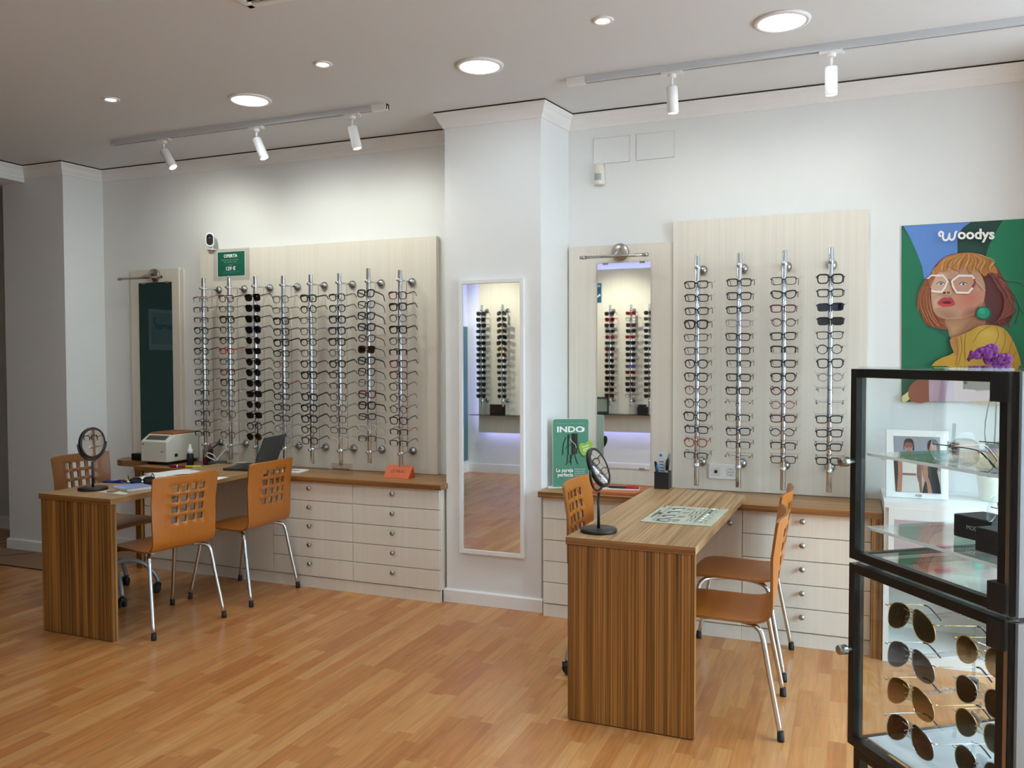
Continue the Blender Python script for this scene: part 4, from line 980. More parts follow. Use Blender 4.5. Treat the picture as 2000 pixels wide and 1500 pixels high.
for i in range(9): F.stroke([(-.012, -.045+i*.017), (.012, -.045+i*.017)], .006, '#3a6a9c')
F.ell(0, -.082, .008, .008, '#2c7a9c'); o = part('scale_print', F.mb, F.mats, t)
for lab, p, d, L, cols in (('black pen leaning left in the pen cup', (cx_-.020, cy_, ZD+.006), (-.16, -.02, 1), .145, (('pen_black', '#16161a', .4), ('pen_black', '#16161a', .4))),
                           ('blue pen standing in the pen cup', (cx_-.022, cy_-.02, ZD+.006), (-.03, -.1, 1), .125, (('pen_cyan', '#1c5f8c', .4), ('pen_cyan', '#1c5f8c', .4))),
                           ('black marker leaning right in the pen cup', (cx_+.012, cy_, ZD+.006), (.13, .05, 1), .19, (('pen_black', '#16161a', .4), ('pen_grey', '#6c6e72', .4))),
                           ('grey marker at the right corner of the pen cup', (cx_+.016, cy_-.02, ZD+.006), (.10, -.02, 1), .165, (('pen_grey', '#6c6e72', .4), ('pen_black', '#16161a', .4)))):
    pen('pen_in_cup', lab, p, d, L, cols, .0068, 'pen', 'pens in the cup')
# wall plate on the four-rod board
t = thing('wall_socket', 'double white wall plate with a network port and a power socket on the four-rod board', 'socket', (-.662, YBR, .832), 0, 'wall sockets')
b = MB(); b.box(-.745, -.579, YBR-.009, YBR-.0004, .791, .875); part('plate', b, M_WHT, t, bev=.002)
for cx in (-.703, -.621):
    b = MB(); b.box(cx-.026, cx+.026, YBR-.0105, YBR-.009, .807, .859); part('insert', b, mat('socket_insert', (.70, .70, .67), .45), t, bev=.001)
b = MB(); b.box(-.712, -.694, YBR-.0112, YBR-.0105, .823, .841); part('network_port', b, M_BLK, t)
b = MB(); b.lathe([(.020, -.0004), (.0205, .001), (.019, .001), (.018, -.0002), (0, -.0002)], (-.621, YBR-.0105, .833), 28, 0, (0, -1, 0)); part('socket_ring', b, mat('socket_grey', (.46, .46, .44), .5), t)
b = MB()
for dx, dz in ((-.008, 0), (.008, 0)): b.disc((-.621+dx, YBR-.0116, .833+dz), .0028, (0, -1, 0), 10)
for dz in (-.0165, .0165): b.box(-.6235, -.6185, YBR-.0118, YBR-.0108, .833+dz-.002, .833+dz+.002)
part('socket_holes', b, M_BLK, t)
# green counter card with heart sticker
cp0, cp1 = Vector((-1.606, 4.575, ZW)), Vector((-1.44, 4.655, ZW)); cu = (cp1-cp0).normalized(); cn = Vector((cu.y, -cu.x, 0))
t = thing('counter_card', 'green counter card with a heart sticker standing on the right worktop', 'sign', (cp0+cp1)/2)
PL = lambda px, py: onplane(cp0, cn, px, py)
zt = PL(1080, 818).z; wd = (PL(1151, 880)-PL(1080, 880)).dot(cu); zt2 = zt+.004
def card(w_, h_, r_, n=6):
    o = []
    for cx, cy, a0 in ((w_-r_, h_-r_, 0), (r_, h_-r_, pi/2)): o += [(cx+r_*cos(a0+pi/2*i/n), cy+r_*sin(a0+pi/2*i/n)) for i in range(n+1)]
    return o+[(0, 0), (w_, 0)]
H_ = zt-ZW
b = MB(); pol = card(wd, H_, .014); N_ = len(pol)
b.add([cp0+cu*x+Vector((0, 0, y)) for x, y in pol]+[cp0+cu*x+Vector((0, 0, y))-cn*.003 for x, y in pol], [tuple(range(N_))[::-1], tuple(range(N_, 2*N_))]+[(i, (i+1) % N_, N_+(i+1) % N_, N_+i) for i in range(N_)])
part('card_panel', b, mat('card_white_edge', '#cfe0d6', .5), t)
GR = '#4f8a72'
S = wd/.55
# drawing coordinates: the crop used when measuring the card (x 150-690, y 215-1290)
F = Flat(lambda x, y: cp0+cu*((x-150)/540*wd)+Vector((0, 0, H_*(1-(y-235)/1065)))+cn*.0003, cn, .0003)
F.poly([(156+(x/wd)*528, 1295-(y/H_)*1054) for x, y in pol], GR)
F.text('CRISTALES GRADUADOS', 415, 318, '#86b49d', h=17, w=395)
F.text('INDO', 418, 440, '#f4f6f2', h=88, w=400, bold=.03); F.poly([(585, 395), (622, 365), (625, 420), (600, 440), (585, 430)], '#f4f6f2')
BK = '#15120f'
F.stroke(smooth_path([(350, 520), (318, 600), (305, 690), (300, 775)]), 15, BK); F.stroke([(285, 800), (300, 775), (312, 800)], 8, BK)
F.stroke([(380, 475), (383, 795)], 17, BK); F.stroke(smooth_path([(345, 700), (370, 655), (420, 640), (438, 600)]), 8, BK)
F.poly([(430, 462), (522, 466), (520, 590), (512, 780), (430, 785), (432, 620)], BK); F.poly([(462, 700), (505, 690), (500, 775), (455, 780)], '#3a2a1c'); F.poly([(478, 480), (515, 475), (512, 560), (485, 575)], '#33261b')
F.stroke(smooth_path([(408, 540), (440, 585), (490, 640), (500, 690)]), 7, '#cfd8d0'); F.stroke(smooth_path([(410, 470), (395, 520), (400, 560)]), 8, BK)
for path in ([(372, 795), (368, 900), (345, 945)], [(415, 790), (420, 880), (425, 945)], [(440, 785), (412, 890), (385, 905)], [(478, 782), (500, 870), (525, 935)]): F.stroke(smooth_path(path), 11, BK)
F.text('La pareja', 330, 1055, '#f4f6f2', h=60, w=250, bold=.02, align='c'); F.text('perfecta', 340, 1125, '#f4f6f2', h=60, w=230, bold=.02)
for i, s_ in enumerate(('Cambia facilmente', 'la segunda pareja', 'de cristales Indo y', 'elige lo que mas', 'para protegerte')): F.text(s_, 475, 1022+i*31, '#dfeee4', h=19, w=165-(i % 2)*12, align='l')
F.stroke([(330, 1140), (455, 1133)], 4, '#86b49d'); F.stroke([(322, 1163), (455, 1157)], 4, '#86b49d')
part('print', F.mb, F.mats, t)
hp = [(640, 610), (655, 590), (690, 575), (725, 582), (742, 615), (742, 660), (720, 710), (680, 760), (625, 805), (585, 790), (555, 740), (540, 690), (542, 645), (560, 618), (590, 608), (620, 618)]
F = Flat(lambda x, y: cp0+cu*((x-150)/540*wd)+Vector((0, 0, H_*(1-(y-235)/1065)))+cn*.0065, cn, .0003)
F.poly([(x-5, y+9) for x, y in smooth_poly(hp, 3)], '#2f5a2c'); F.k += 3; F.poly(smooth_poly(hp, 3), '#8fb84a'); F.text('Segunda', 640, 668, '#eef6dc', h=28, w=100, rot=-.32, bold=.02); F.text('pareja a', 650, 705, '#eef6dc', h=28, w=100, rot=-.32, bold=.02); F.text('0 €', 632, 745, '#eef6dc', h=30, w=40, rot=-.32, bold=.02)
part('heart_sticker', F.mb, F.mats, t)
b = MB(); b.obox((cp0+cp1)/2+Vector((0, 0, .002))+cn*-.02, cu, cn, (0, 0, 1), wd/2+.012, .04, .0018); part('card_foot', b, M_PAPER, t)

# ================================================================== SIGN, CAMERA, SENSOR, ACCESS PANELS
t = thing('offer_sign', 'green offer sign in a clear sleeve at the top left of the eight-rod board', 'sign', (-4.14, YBL, 2.06))
b = MB(); b.box(-4.302, -3.975, YBL-.0018, YBL-.0006, 2.046, 2.276); part('sleeve', b, clear('frosted_sleeve', (.96, .97, .97), .05, .3), t)
F = Flat(lambda x, y: Vector((-4.261+(x-290)/985*.243, YBL-.0020, 2.0785+(1105-y)/865*.175)), (0, -1, 0))
F.poly([(270, 225), (1295, 225), (1295, 1120), (270, 1120)], '#e4efe9'); F.poly([(290, 240), (1275, 240), (1275, 1105), (290, 1105)], '#14614c')
F.text('OFERTA', 770, 440, '#eef7f2', h=115, w=500, bold=.03); F.text('Monturas seleccionadas', 750, 545, '#a9cfc0', h=38, w=640); F.text('con cristales Indo', 750, 618, '#a9cfc0', h=38, w=480)
F.stroke([(430, 675), (1130, 662)], 5, '#4f9580'); F.text('desde', 780, 725, '#a9cfc0', h=30, w=125); F.text('129 €', 775, 895, '#f4faf6', h=130, w=345, bold=.03)
for y in (955, 1005): F.stroke([(470, y), (1130 if y < 1000 else 1050, y-20)], 12, '#4f9580')
part('print', F.mb, F.mats, t)
p = Vector((-4.310, 4.790, 2.273))
t = thing('security_camera', 'small white security camera with a black face on top of the eight-rod board', 'camera', p)
b = MB(); b.lathe([(.0, 0), (.034, 0), (.036, .003), (.030, .007), (.008, .009), (0, .009)], p+Vector((.0, .02, 0)), 24); b.cyl(p+Vector((0, .02, .005)), p+Vector((0, .02, .03)), .006, n=10); part('stand', b, M_WHT, t)
cap = [(x, z) for x, z in [(.0225*cos(a), .018+.0225*sin(a)) for a in [pi*i/12 for i in range(13)]]+[(-.0225*cos(a), -.018-.0225*sin(a)) for a in [pi*i/12 for i in range(13)]]]
cc = p+Vector((0, 0, .070)); hd_ = Vector((.60, -.80, 0)); sd = Vector((.80, .60, 0)); N_ = len(cap)
def capsule(sc, y0, y1):
    m_ = MB(); m_.add([cc+sd*x*sc+Vector((0, 0, z*sc))+hd_*y for y in (y0, y1) for x, z in cap], [tuple(range(N_)), tuple(range(N_, 2*N_))[::-1]]+[(i, N_+i, N_+(i+1) % N_, (i+1) % N_) for i in range(N_)]); return m_
part('housing', capsule(1.30, -.02, .030), M_WHT, t, bev=.003); part('face', capsule(1.0, .029, .033), mat('black_gloss', (.008, .008, .009), .12), t)
b = MB(); b.lathe([(0, .0345), (.009, .034), (.011, .033)], cc+Vector((0, 0, .008)), 18, 0, hd_); part('lens', b, mat('lens_dark', (.01, .012, .03), .05), t)
# motion sensor
p = Vector((-1.405, YB, 2.575)); 
t = thing('motion_sensor', 'cream motion sensor with a grey window below the access panels', 'sensor', (-1.405, YB-.01, 2.50))
b = MB(); pr = [(.030, -.058), (.033, -.05), (.034, 0), (.031, .045), (.027, .066), (.022, .070)]
for (r, h) in (): pass
vs = []
for r, h in pr:
    for k in range(13):
        a = pi+pi*k/12; vs.append((p.x+r*cos(a), YB-.003+r*1.35*sin(a), p.z+h))
b.add(vs, [(i*13+k, i*13+k+1, (i+1)*13+k+1, (i+1)*13+k) for i in range(5) for k in range(12)]+[tuple(range(13))[::-1], tuple(65+k for k in range(13))], 0, True); part('sensor_body', b, mat('sensor_cream', '#dedbcb', .45), t)
b = MB(); vs = [(p.x+.0345*cos(a), YB-.003+.0345*1.35*sin(a), p.z+h) for h in (-.034, .006) for a in [radians(238+i*8) for i in range(10)]]
b.add(vs, [(i, i+1, 11+i, 10+i) for i in range(9)], 0, True); part('sensor_window', b, mat('sensor_grey', '#9aa4aa', .3), t)
b = MB(); b.lathe([(0, .0), (.0022, .0)], (p.x+.008, YB-.003-.0445, p.z+.017), 8, 0, (0, -1, 0)); part('indicator', b, M_GAP, t)
for x0, x1, lab in ((-1.442, -1.219, 'white square access panel in the wall, the one nearer the column'), (-1.179, -.955, 'white square access panel in the wall, the one farther from the column')):
    t = thing('access_panel', lab, 'access panel', ((x0+x1)/2, YB, 2.64), 0, 'wall access panels')
    b = MB(); b.box(x0+.002, x1-.002, YB-.006, YB-.0003, 2.645, 2.795); part('panel_plate', b, M_WALL, t, bev=.001)
    b = MB(); b.box(x0, x1, YB-.0016, YB-.0002, 2.643, 2.797); part('panel_gap', b, mat('grey_line', (.42, .42, .42), .7), t)

# ================================================================== POSTER
PZ = lambda x, y: at(1, YB-.006, 1740+x*.26, 410+y*.26)
t = thing('poster', 'large poster of a red-haired woman in white glasses on the wall', 'poster', at(1, YB, 1900, 785))
px0, pz0, pz1 = PZ(79, 1443).x, PZ(79, 1443).z, PZ(79, 120).z; px1 = px0+.66
b = MB(); b.box(px0, px1, YB-.0055, YB-.0004, pz0, pz1); part('poster_panel', b, mat('poster_edge', '#c9cfc9', .6), t)
F = Flat(PZ, (0, -1, 0), .00012)
def clipx(pts): return pts
XR = 79+(1490-79)
edge = lambda x, a, b_: a+(x-79)*(b_-a)/1000
TL = lambda x: 120-(x-79)*.0585; BL = lambda x: 1443-(x-79)*.006
XE = 1160
F.poly([(80, TL(80)), (XE, TL(XE)), (XE, BL(XE)), (80, BL(80))], '#0d5a41')
F.poly([(95, TL(95)+3), (840, TL(840)+2), (500, 560), (250, 520), (235, 430), (190, 310), (140, 200)], '#5b86c9')
F.poly([(600, TL(600)+2), (840, TL(840)+2), (775, 190), (735, 270), (712, 350), (500, 420), (500, 190), (540, 135)], '#0d3d33')
F.poly(smooth_poly([(840, TL(840)+3), (XE, TL(XE)+4), (XE, 1200), (900, 1200), (700, 800), (705, 380), (735, 270), (775, 190)], 1), '#0f7a55')
F.poly([(80, 140), (140, 205), (190, 315), (235, 440), (250, 520), (260, 900), (80, 900)], '#0f6e4c'); F.poly([(80, 880), (300, 890), (480, 1000), (480, 1180), (80, 1180)], '#0f6a4b')
HR, HD, HB, HG = '#8f4a2e', '#5c2a2a', '#b97a3c', '#c9a05c'
F.poly(smooth_poly([(420, 350), (560, 322), (700, 345), (790, 420), (850, 520), (905, 610), (925, 700), (915, 800), (890, 850), (895, 890), (850, 870), (800, 900), (740, 880), (680, 850), (640, 600), (500, 450)], 3), '#7a3d33')
F.poly(smooth_poly([(700, 470), (800, 520), (880, 620), (915, 720), (900, 830), (840, 865), (770, 870), (700, 800), (690, 640)], 3), HD)
for k in range(6): F.stroke(smooth_path([(770+k*20, 470+k*30), (850+k*14, 560+k*32), (890+k*6, 680+k*18), (880-k*14, 800+k*10)]), 7, ['#a15c3f', '#6e3430', '#8e4c3a'][k % 3])
F.stroke(smooth_path([(800, 500), (880, 540), (950, 545), (995, 575)]), [9, 8, 6, 5, 5, 4, 4, 3, 3, 3, 2, 2, 2], '#3c2622'); F.stroke(smooth_path([(860, 580), (920, 640), (960, 740), (930, 860)]), 6, '#3c2622'); F.stroke(smooth_path([(900, 650), (945, 700), (995, 790)]), 5, '#4a2d28')
F.poly(smooth_poly([(400, 360), (330, 420), (300, 480), (270, 510), (240, 560), (200, 640), (195, 720), (235, 770), (245, 830), (290, 870), (380, 895), (430, 890), (400, 810), (320, 760), (298, 640), (300, 520), (350, 460)], 3), HR)
for k in range(5): F.stroke(smooth_path([(300+k*12, 500), (240+k*14, 600), (222+k*20, 700), (265+k*18, 800), (320+k*16, 870)]), 7, ['#b3673c', '#6d3424', '#c07e4a'][k % 3])
F.poly(smooth_poly([(560, 700), (690, 640), (710, 860), (620, 905), (520, 945), (450, 970), (428, 900), (405, 815)], 2), '#9b6a4c')
F.blend(smooth_poly([(405, 815), (520, 820), (600, 800), (560, 880), (500, 945), (450, 970), (428, 900)], 2), '#9b6f50', '#b58a63', 6, (470, 900))
F.poly(smooth_poly([(300, 520), (330, 430), (420, 405), (560, 410), (650, 450), (700, 540), (708, 620), (690, 700), (640, 770), (560, 812), (440, 822), (350, 800), (312, 740), (300, 640)], 3), '#bb8f74')
F.blend(smooth_poly([(300, 560), (330, 440), (400, 420), (440, 520), (420, 600), (360, 660), (305, 660)], 2), '#bd9277', '#d9b092', 7, (345, 560)); F.blend(smooth_poly([(310, 650), (400, 640), (380, 700), (400, 790), (340, 790), (312, 730)], 2), '#bb9074', '#cba588', 5, (340, 700))
F.blend(smooth_poly([(450, 650), (520, 600), (600, 590), (690, 610), (700, 680), (640, 750), (560, 790), (480, 770), (455, 710)], 2), '#bb8f74', '#c0705a', 9, (600, 665)); F.blend(smooth_poly([(330, 740), (400, 730), (480, 750), (540, 800), (440, 822), (350, 800)], 2), '#b98d72', '#9a7358', 5, (430, 800)); F.blend(smooth_poly([(560, 740), (640, 720), (690, 690), (640, 770), (560, 812), (520, 800)], 2), '#b98068', '#8f5f48', 5, (620, 770))
F.poly(smooth_poly([(398, 545), (430, 540), (455, 610), (440, 640), (385, 636), (384, 610)], 2), '#c79a7c'); F.poly([(388, 622), (410, 612), (412, 630), (392, 634)], '#5d3329'); F.poly([(418, 618), (440, 612), (442, 628), (424, 634)], '#6b3b30')
for ex, ey in ((378, 555), (545, 557)): F.ell(ex, ey, 30, 13, '#d9d2c8'); F.ell(ex+3, ey, 13, 12, '#6d7c80'); F.ell(ex+3, ey, 6, 6, '#1d1f22'); F.stroke(smooth_path([(ex-34, ey+4), (ex-10, ey-14), (ex+18, ey-12), (ex+36, ey)]), 6, '#3d2722')
F.poly(smooth_poly([(349, 703), (375, 672), (405, 656), (425, 662), (445, 655), (470, 680), (478, 712), (440, 722), (385, 724)], 2), '#a8303a'); F.poly(smooth_poly([(385, 695), (420, 686), (450, 692), (445, 704), (400, 706)], 2), '#4a1a20'); F.poly(smooth_poly([(352, 704), (400, 708), (470, 706), (440, 722), (385, 724)], 2), '#c23c44')
F.poly(smooth_poly([(330, 520), (335, 440), (380, 380), (440, 345), (560, 322), (690, 340), (770, 410), (800, 480), (740, 470), (700, 500), (640, 440), (600, 480), (560, 430), (500, 460), (440, 425), (400, 470), (365, 455)], 3), HB)
for k in range(12): x = 380+k*32; F.stroke(smooth_path([(520+k*12, 335), (x+40, 380), (x+10, 430), (x-4+(k % 3)*10, 480-(k % 2)*25)]), [4]*4+[7]*5+[3]*4, [HG, '#9a5a2e', '#d6b26e'][k % 3])
L1 = [(273, 520), (300, 497), (390, 493), (424, 535), (405, 585), (378, 618), (312, 612), (286, 580)]; R1 = [(456, 535), (508, 495), (608, 496), (630, 530), (612, 585), (580, 624), (492, 622), (466, 580)]
F.poly(L1, '#c6a088'); F.poly(R1, '#bb8d76')
for ex, ey in ((372, 556), (540, 558)): F.ell(ex, ey, 26, 11, '#cfc6bd'); F.ell(ex+3, ey, 11, 10, '#6d7c80'); F.ell(ex+3, ey, 5, 5, '#1d1f22'); F.stroke(smooth_path([(ex-32, ey+4), (ex-8, ey-13), (ex+16, ey-11), (ex+32, ey)]), 5, '#3d2722')
F.stroke(L1, 15, '#e9ded8', True); F.stroke(R1, 15, '#e9ded8', True); F.stroke([(424, 530), (440, 524), (456, 530)], 8, '#8a7468')
F.stroke([(273, 520), (286, 580), (300, 605)], 16, '#8f2b46'); F.stroke([(626, 520), (628, 545), (610, 585)], 16, '#8f2b46'); F.stroke([(630, 528), (665, 560), (706, 612)], 7, '#c9a596')
F.ell(695, 778, 60, 53, '#0b4f40'); F.ell(692, 774, 48, 42, '#178d6c'); F.ell(682, 762, 24, 20, '#22a67f')
for k in range(16):
    x = 300+k*9; F.stroke(smooth_path([(302+k*2, 500), (232+k*4, 600), (212+k*6, 720), (252+k*5, 830-(k % 4)*8), (268+k*9, 885-(k % 3)*14)]), [2]*6+[4]*6+[2]*5, ['#a9603a', '#7a3c28', '#c98a52', '#5f2c20'][k % 4])
for k in range(18):
    F.stroke(smooth_path([(720+k*5, 440+k*9), (800+k*7, 560+k*10), (850+k*4, 680+k*6), (835-k*4, 800+k*3), (870-k*8, 880-(k % 3)*12)]), [2]*6+[5]*6+[2]*5, ['#8a4636', '#4d2224', '#a35b40', '#6a302c'][k % 4])
for k in range(10): F.stroke(smooth_path([(260+k*3, 520+k*6), (215-k*2, 600+k*14), (200+k*2, 680+k*16)]), [3, 3, 2, 2, 2, 2, 1, 1, 1], '#a0603c')
for k in range(26):
    x = 372+k*15; F.stroke(smooth_path([(500+k*7, 330+abs(k-12)*1.6), (x+25, 385), (x+6, 440), (x-8+(k*7 % 5)*5, 490-(k*5 % 4)*14)]), [2]*4+[4]*5+[2]*4, ['#d8b673', '#8d5228', '#b9813f', '#a5682f'][k % 4])
YL, YD, YH = '#b58f2e', '#8d6a22', '#cfae4a'
F.poly(smooth_poly([(437, 975), (500, 950), (600, 905), (660, 872), (760, 866), (840, 890), (900, 960), (945, 1060), (975, 1180), (985, 1440), (560, 1440), (420, 1240), (300, 1175), (380, 1110), (470, 1072)], 2), YL)
F.blend(smooth_poly([(600, 960), (660, 880), (740, 870), (830, 888), (890, 960), (900, 1060), (760, 1080), (640, 1060)], 2), YL, YH, 8, (720, 920)); F.poly(smooth_poly([(437, 975), (500, 950), (510, 1020), (500, 1100), (470, 1072)], 2), '#a9763c')
for p_ in ([(740, 872), (660, 920), (615, 1000)], [(790, 880), (800, 960), (740, 1060)], [(850, 910), (850, 1000), (800, 1120)], [(905, 980), (880, 1080), (850, 1170)], [(480, 960), (500, 1060), (480, 1170)], [(520, 945), (530, 1050), (500, 1170)], [(560, 930), (550, 1020), (555, 1140)], [(940, 1060), (900, 1120), (880, 1180)]): F.stroke(smooth_path(p_), 5, YD)
F.blend(smooth_poly([(600, 1080), (720, 1090), (900, 1120), (960, 1190), (620, 1190)], 2), YL, '#977426', 6, (760, 1170))
F.poly([(80, 1400), (130, 1362), (158, 1405), (110, BL(110)-3), (82, BL(82)-3)], '#d8c98a'); F.poly(smooth_poly([(130, 1350), (180, 1285), (300, 1250), (330, 1330), (290, BL(290)-3), (150, BL(150)-3)], 2), '#8d4a34')
F.poly([(280, 1230), (420, 1200), (640, 1240), (640, BL(640)-3), (285, BL(285)-3)], '#b89aa6'); F.poly([(380, 1230), (440, 1230), (400, BL(400)-3), (350, BL(350)-3)], '#a5859a'); F.poly([(560, 1190), (830, 1190), (830, BL(830)-40), (640, BL(640)-60)], '#a0703c'); F.poly([(470, 1240), (640, 1360), (830, 1350), (830, BL(830)-3), (470, BL(470)-3)], '#c3a3a0')
F.text('oodys', 635, 222, '#f6f7f5', h=78, w=275, bold=.03); F.stroke(smooth_path([(372, 205), (358, 190), (368, 170), (388, 178), (386, 210), (400, 232), (425, 222), (438, 175), (436, 215), (452, 230), (472, 215), (480, 180), (492, 163)]), 15, '#f6f7f5')
part('poster_print', F.mb, F.mats, t)

# ================================================================== GLASS SHOWCASE (two stacked modules, near the camera)
DV = Vector((-.58775, .80904, 0)); EV = Vector((.80904, .58775, 0)); L0 = Vector((.0116, 1.8947, 0)); WS = .405
def S(tt, ss, z): 
    p = L0-DV*tt+EV*ss; return Vector((p.x, p.y, z))
def sbar(mb, t0, t1, s0, s1, z0, z1, m=0):
    c = (S(t0, s0, z0)+S(t1, s1, z1))/2; mb.obox(c, -DV, EV, (0, 0, 1), (t1-t0)/2, (s1-s0)/2, (z1-z0)/2, m)
M_FR = mat('showcase_black', (.020, .018, .016), .35, .4)
def module(z0, z1, label, shelves, knobz):
    t = thing('showcase', label, 'display case', S(WS/2, WS/2, z0), 0, 'stacked glass showcases'); w = .011
    for tt in (0, WS-w):
        for ss in (.006, WS-w): b = MB(); sbar(b, tt, tt+w, ss, ss+w, z0, z1); part('corner_post', b, mat('showcase_grey', (.10, .10, .10), .35, .5), t)
    for zz in (z0, z1-w):
        for q in ((w, WS-w, .006, .006+w), (w, WS-w, WS-w, WS), (0, w, w+.006, WS-w), (WS-w, WS, w+.006, WS-w)): b = MB(); sbar(b, *q, zz, zz+w); part('rail', b, M_FR, t)
    # hinged glass door in its own black frame, on the side that faces the shop
    b = MB(); f = .018
    for (t0, t1, a, c) in ((0, f, z0, z1), (WS-f, WS, z0, z1), (f, WS-f, z0, z0+f), (f, WS-f, z1-f, z1)): sbar(b, t0, t1, -.012, .004, a, c)
    d = part('door_frame', b, M_FR, t, bev=.001)
    b = MB(); sbar(b, f-.003, WS-f+.003, -.006, -.002, z0+f-.003, z1-f+.003); part('door_glass', b, M_GLASS, d)
    b = MB(); b.lathe([(.006, 0), (.006, .012), (.0105, .014), (.0105, .030), (.009, .032), (0, .032)], S(f/2+.002, -.012, knobz), 18, 0, -EV); part('knob', b, M_STEEL, d)
    for zz in (z0+.026, z1-.026): b = MB(); sbar(b, WS-.030, WS+.002, -.020, .002, zz-.024, zz+.024); part('hinge', b, M_BLK, d)
    b = MB(); sbar(b, WS+.0005, WS+.008, -.014, .004, z0, z1); part('chrome_strip', b, M_STEEL, t)
    b = MB(); sbar(b, WS+.0085, WS+.0145, -.012, .006, z0, z1); part('corner_gasket', b, M_BLK, t)
    b = MB(); sbar(b, WS+.0150, WS+.021, -.006, .010, z0, z1); part('bright_edge', b, M_GREY, t)
    # fixed panes
    b = MB(); sbar(b, .004, .008, w+.004, WS-w, z0+w, z1-w); part('side_pane', b, M_GLASS, t)
    b = MB(); sbar(b, WS-.008, WS-.004, w+.004, WS-w, z0+w, z1-w); part('side_pane', b, M_GLASS, t)
    b = MB(); sbar(b, w, WS-w, WS-.006, WS-.002, z0+w, z1-w); part('back_pane', b, M_GLASS, t)
    b = MB(); sbar(b, .002, WS-.002, .004, WS-.002, z1, z1+.005); part('top_pane', b, M_SHELF, t)
    b = MB(); sbar(b, w, WS-w, w+.005, WS-w, z0+.004, z0+.009); part('floor_pane', b, M_SHELF, t)
    for zs in shelves:
        b = MB(); sbar(b, .012, WS-.012, .022, WS-.014, zs-.006, zs); sh = part('glass_shelf', b, M_SHELF, t)
        b = MB(); sbar(b, .012, WS-.012, .0205, .0222, zs-.006, zs); part('edge_glow_strip', b, M_EDGE, sh)
        for tt in (.014, WS-.014):
            for ss in (.06, WS-.06):
                b = MB(); p = S(tt, ss, zs-.010); b.lathe([(.006, -.006), (.007, 0), (.006, .004)], p, 12, 0, DV); part('shelf_peg', b, M_ACRYL, t)
    return t
M_EDGE = mat('painted_edge_glow', (.90, .97, .98), .15)  # near-white colour stands for the light gleaming along the shelf edges
Z1a, Z1b, Z2a, Z2b = 1.056, 1.456, .660, 1.046
up_ = module(Z1a, Z1b, 'upper glass showcase with two glass shelves, rimless glasses and dark boxes', (1.279, 1.124), 1.262)
lo_ = module(Z2a, Z2b, 'lower glass showcase full of aviator sunglasses on clear arms', (), .865)
b = MB(); sbar(b, .018, WS-.018, .024, WS-.018, Z2a+.010, Z2a+.014); part('white_floor_board', b, mat('case_floor_white', (.72, .74, .76), .35), lo_)
b = MB(); sbar(b, .13, .28, .15, .19, Z1b-.040, Z1b-.012); 
for tt in (.137, .273): b.lathe([(.0042, 0), (.0036, .0016), (0, .002)], S(tt, .150, Z1b-.026), 10, 1, -EV)
part('lock_plate', b, [M_WHT, M_STEEL], up_)
# base frame under the modules
t = thing('showcase_stand', 'black metal stand under the lower glass showcase', 'stand', S(WS/2, WS/2, 0))
for tt in (0, WS-.02):
    for ss in (.004, WS-.02): b = MB(); sbar(b, tt, tt+.02, ss, ss+.02, 0, Z2a-.006); part('leg', b, M_FR, t)
for q in ((.02, WS-.02, .004, .024), (.02, WS-.02, WS-.02, WS), (0, .02, .024, WS-.02), (WS-.02, WS, .024, WS-.02)):
    for za_, zb_ in ((Z2a-.028, Z2a-.004), (.10, .12)): b = MB(); sbar(b, *q, za_, zb_); part('rail', b, M_FR, t)
# sunglasses on clear arms
GOLD = mat('gold_wire', (.75, .52, .24), .25, 1); SILV = mat('silver_wire', (.70, .70, .70), .2, 1); TIP = mat('temple_tip', '#2a1418', .4)
LENSES = {'green': clear('aviator_green', (.010, .016, .010), .012, 0, None, .15), 'grey': clear('aviator_grey', (.020, .023, .028), .012, 0, (.16, .17, .18), .15), 'brown': clear('aviator_brown', (.055, .026, .010), .012, 0, (.34, .21, .11), .15),
          'dark_brown': clear('aviator_dark_brown', (.022, .009, .005), .012, 0, (.07, .03, .016), .15), 'black': clear('aviator_black', (.016, .014, .014), .012, 0, None, .15), 'olive': clear('aviator_olive', (.014, .018, .012), .012, 0, (.05, .06, .045), .15)}
def bend_arm(x0, z0, s): return smooth_path([(x0, .006, z0), (x0+s*.001, .05, z0), (x0, .098, z0-.002), (x0-s*.002, .115, z0-.010), (x0-s*.004, .140, z0-.034)], 3)
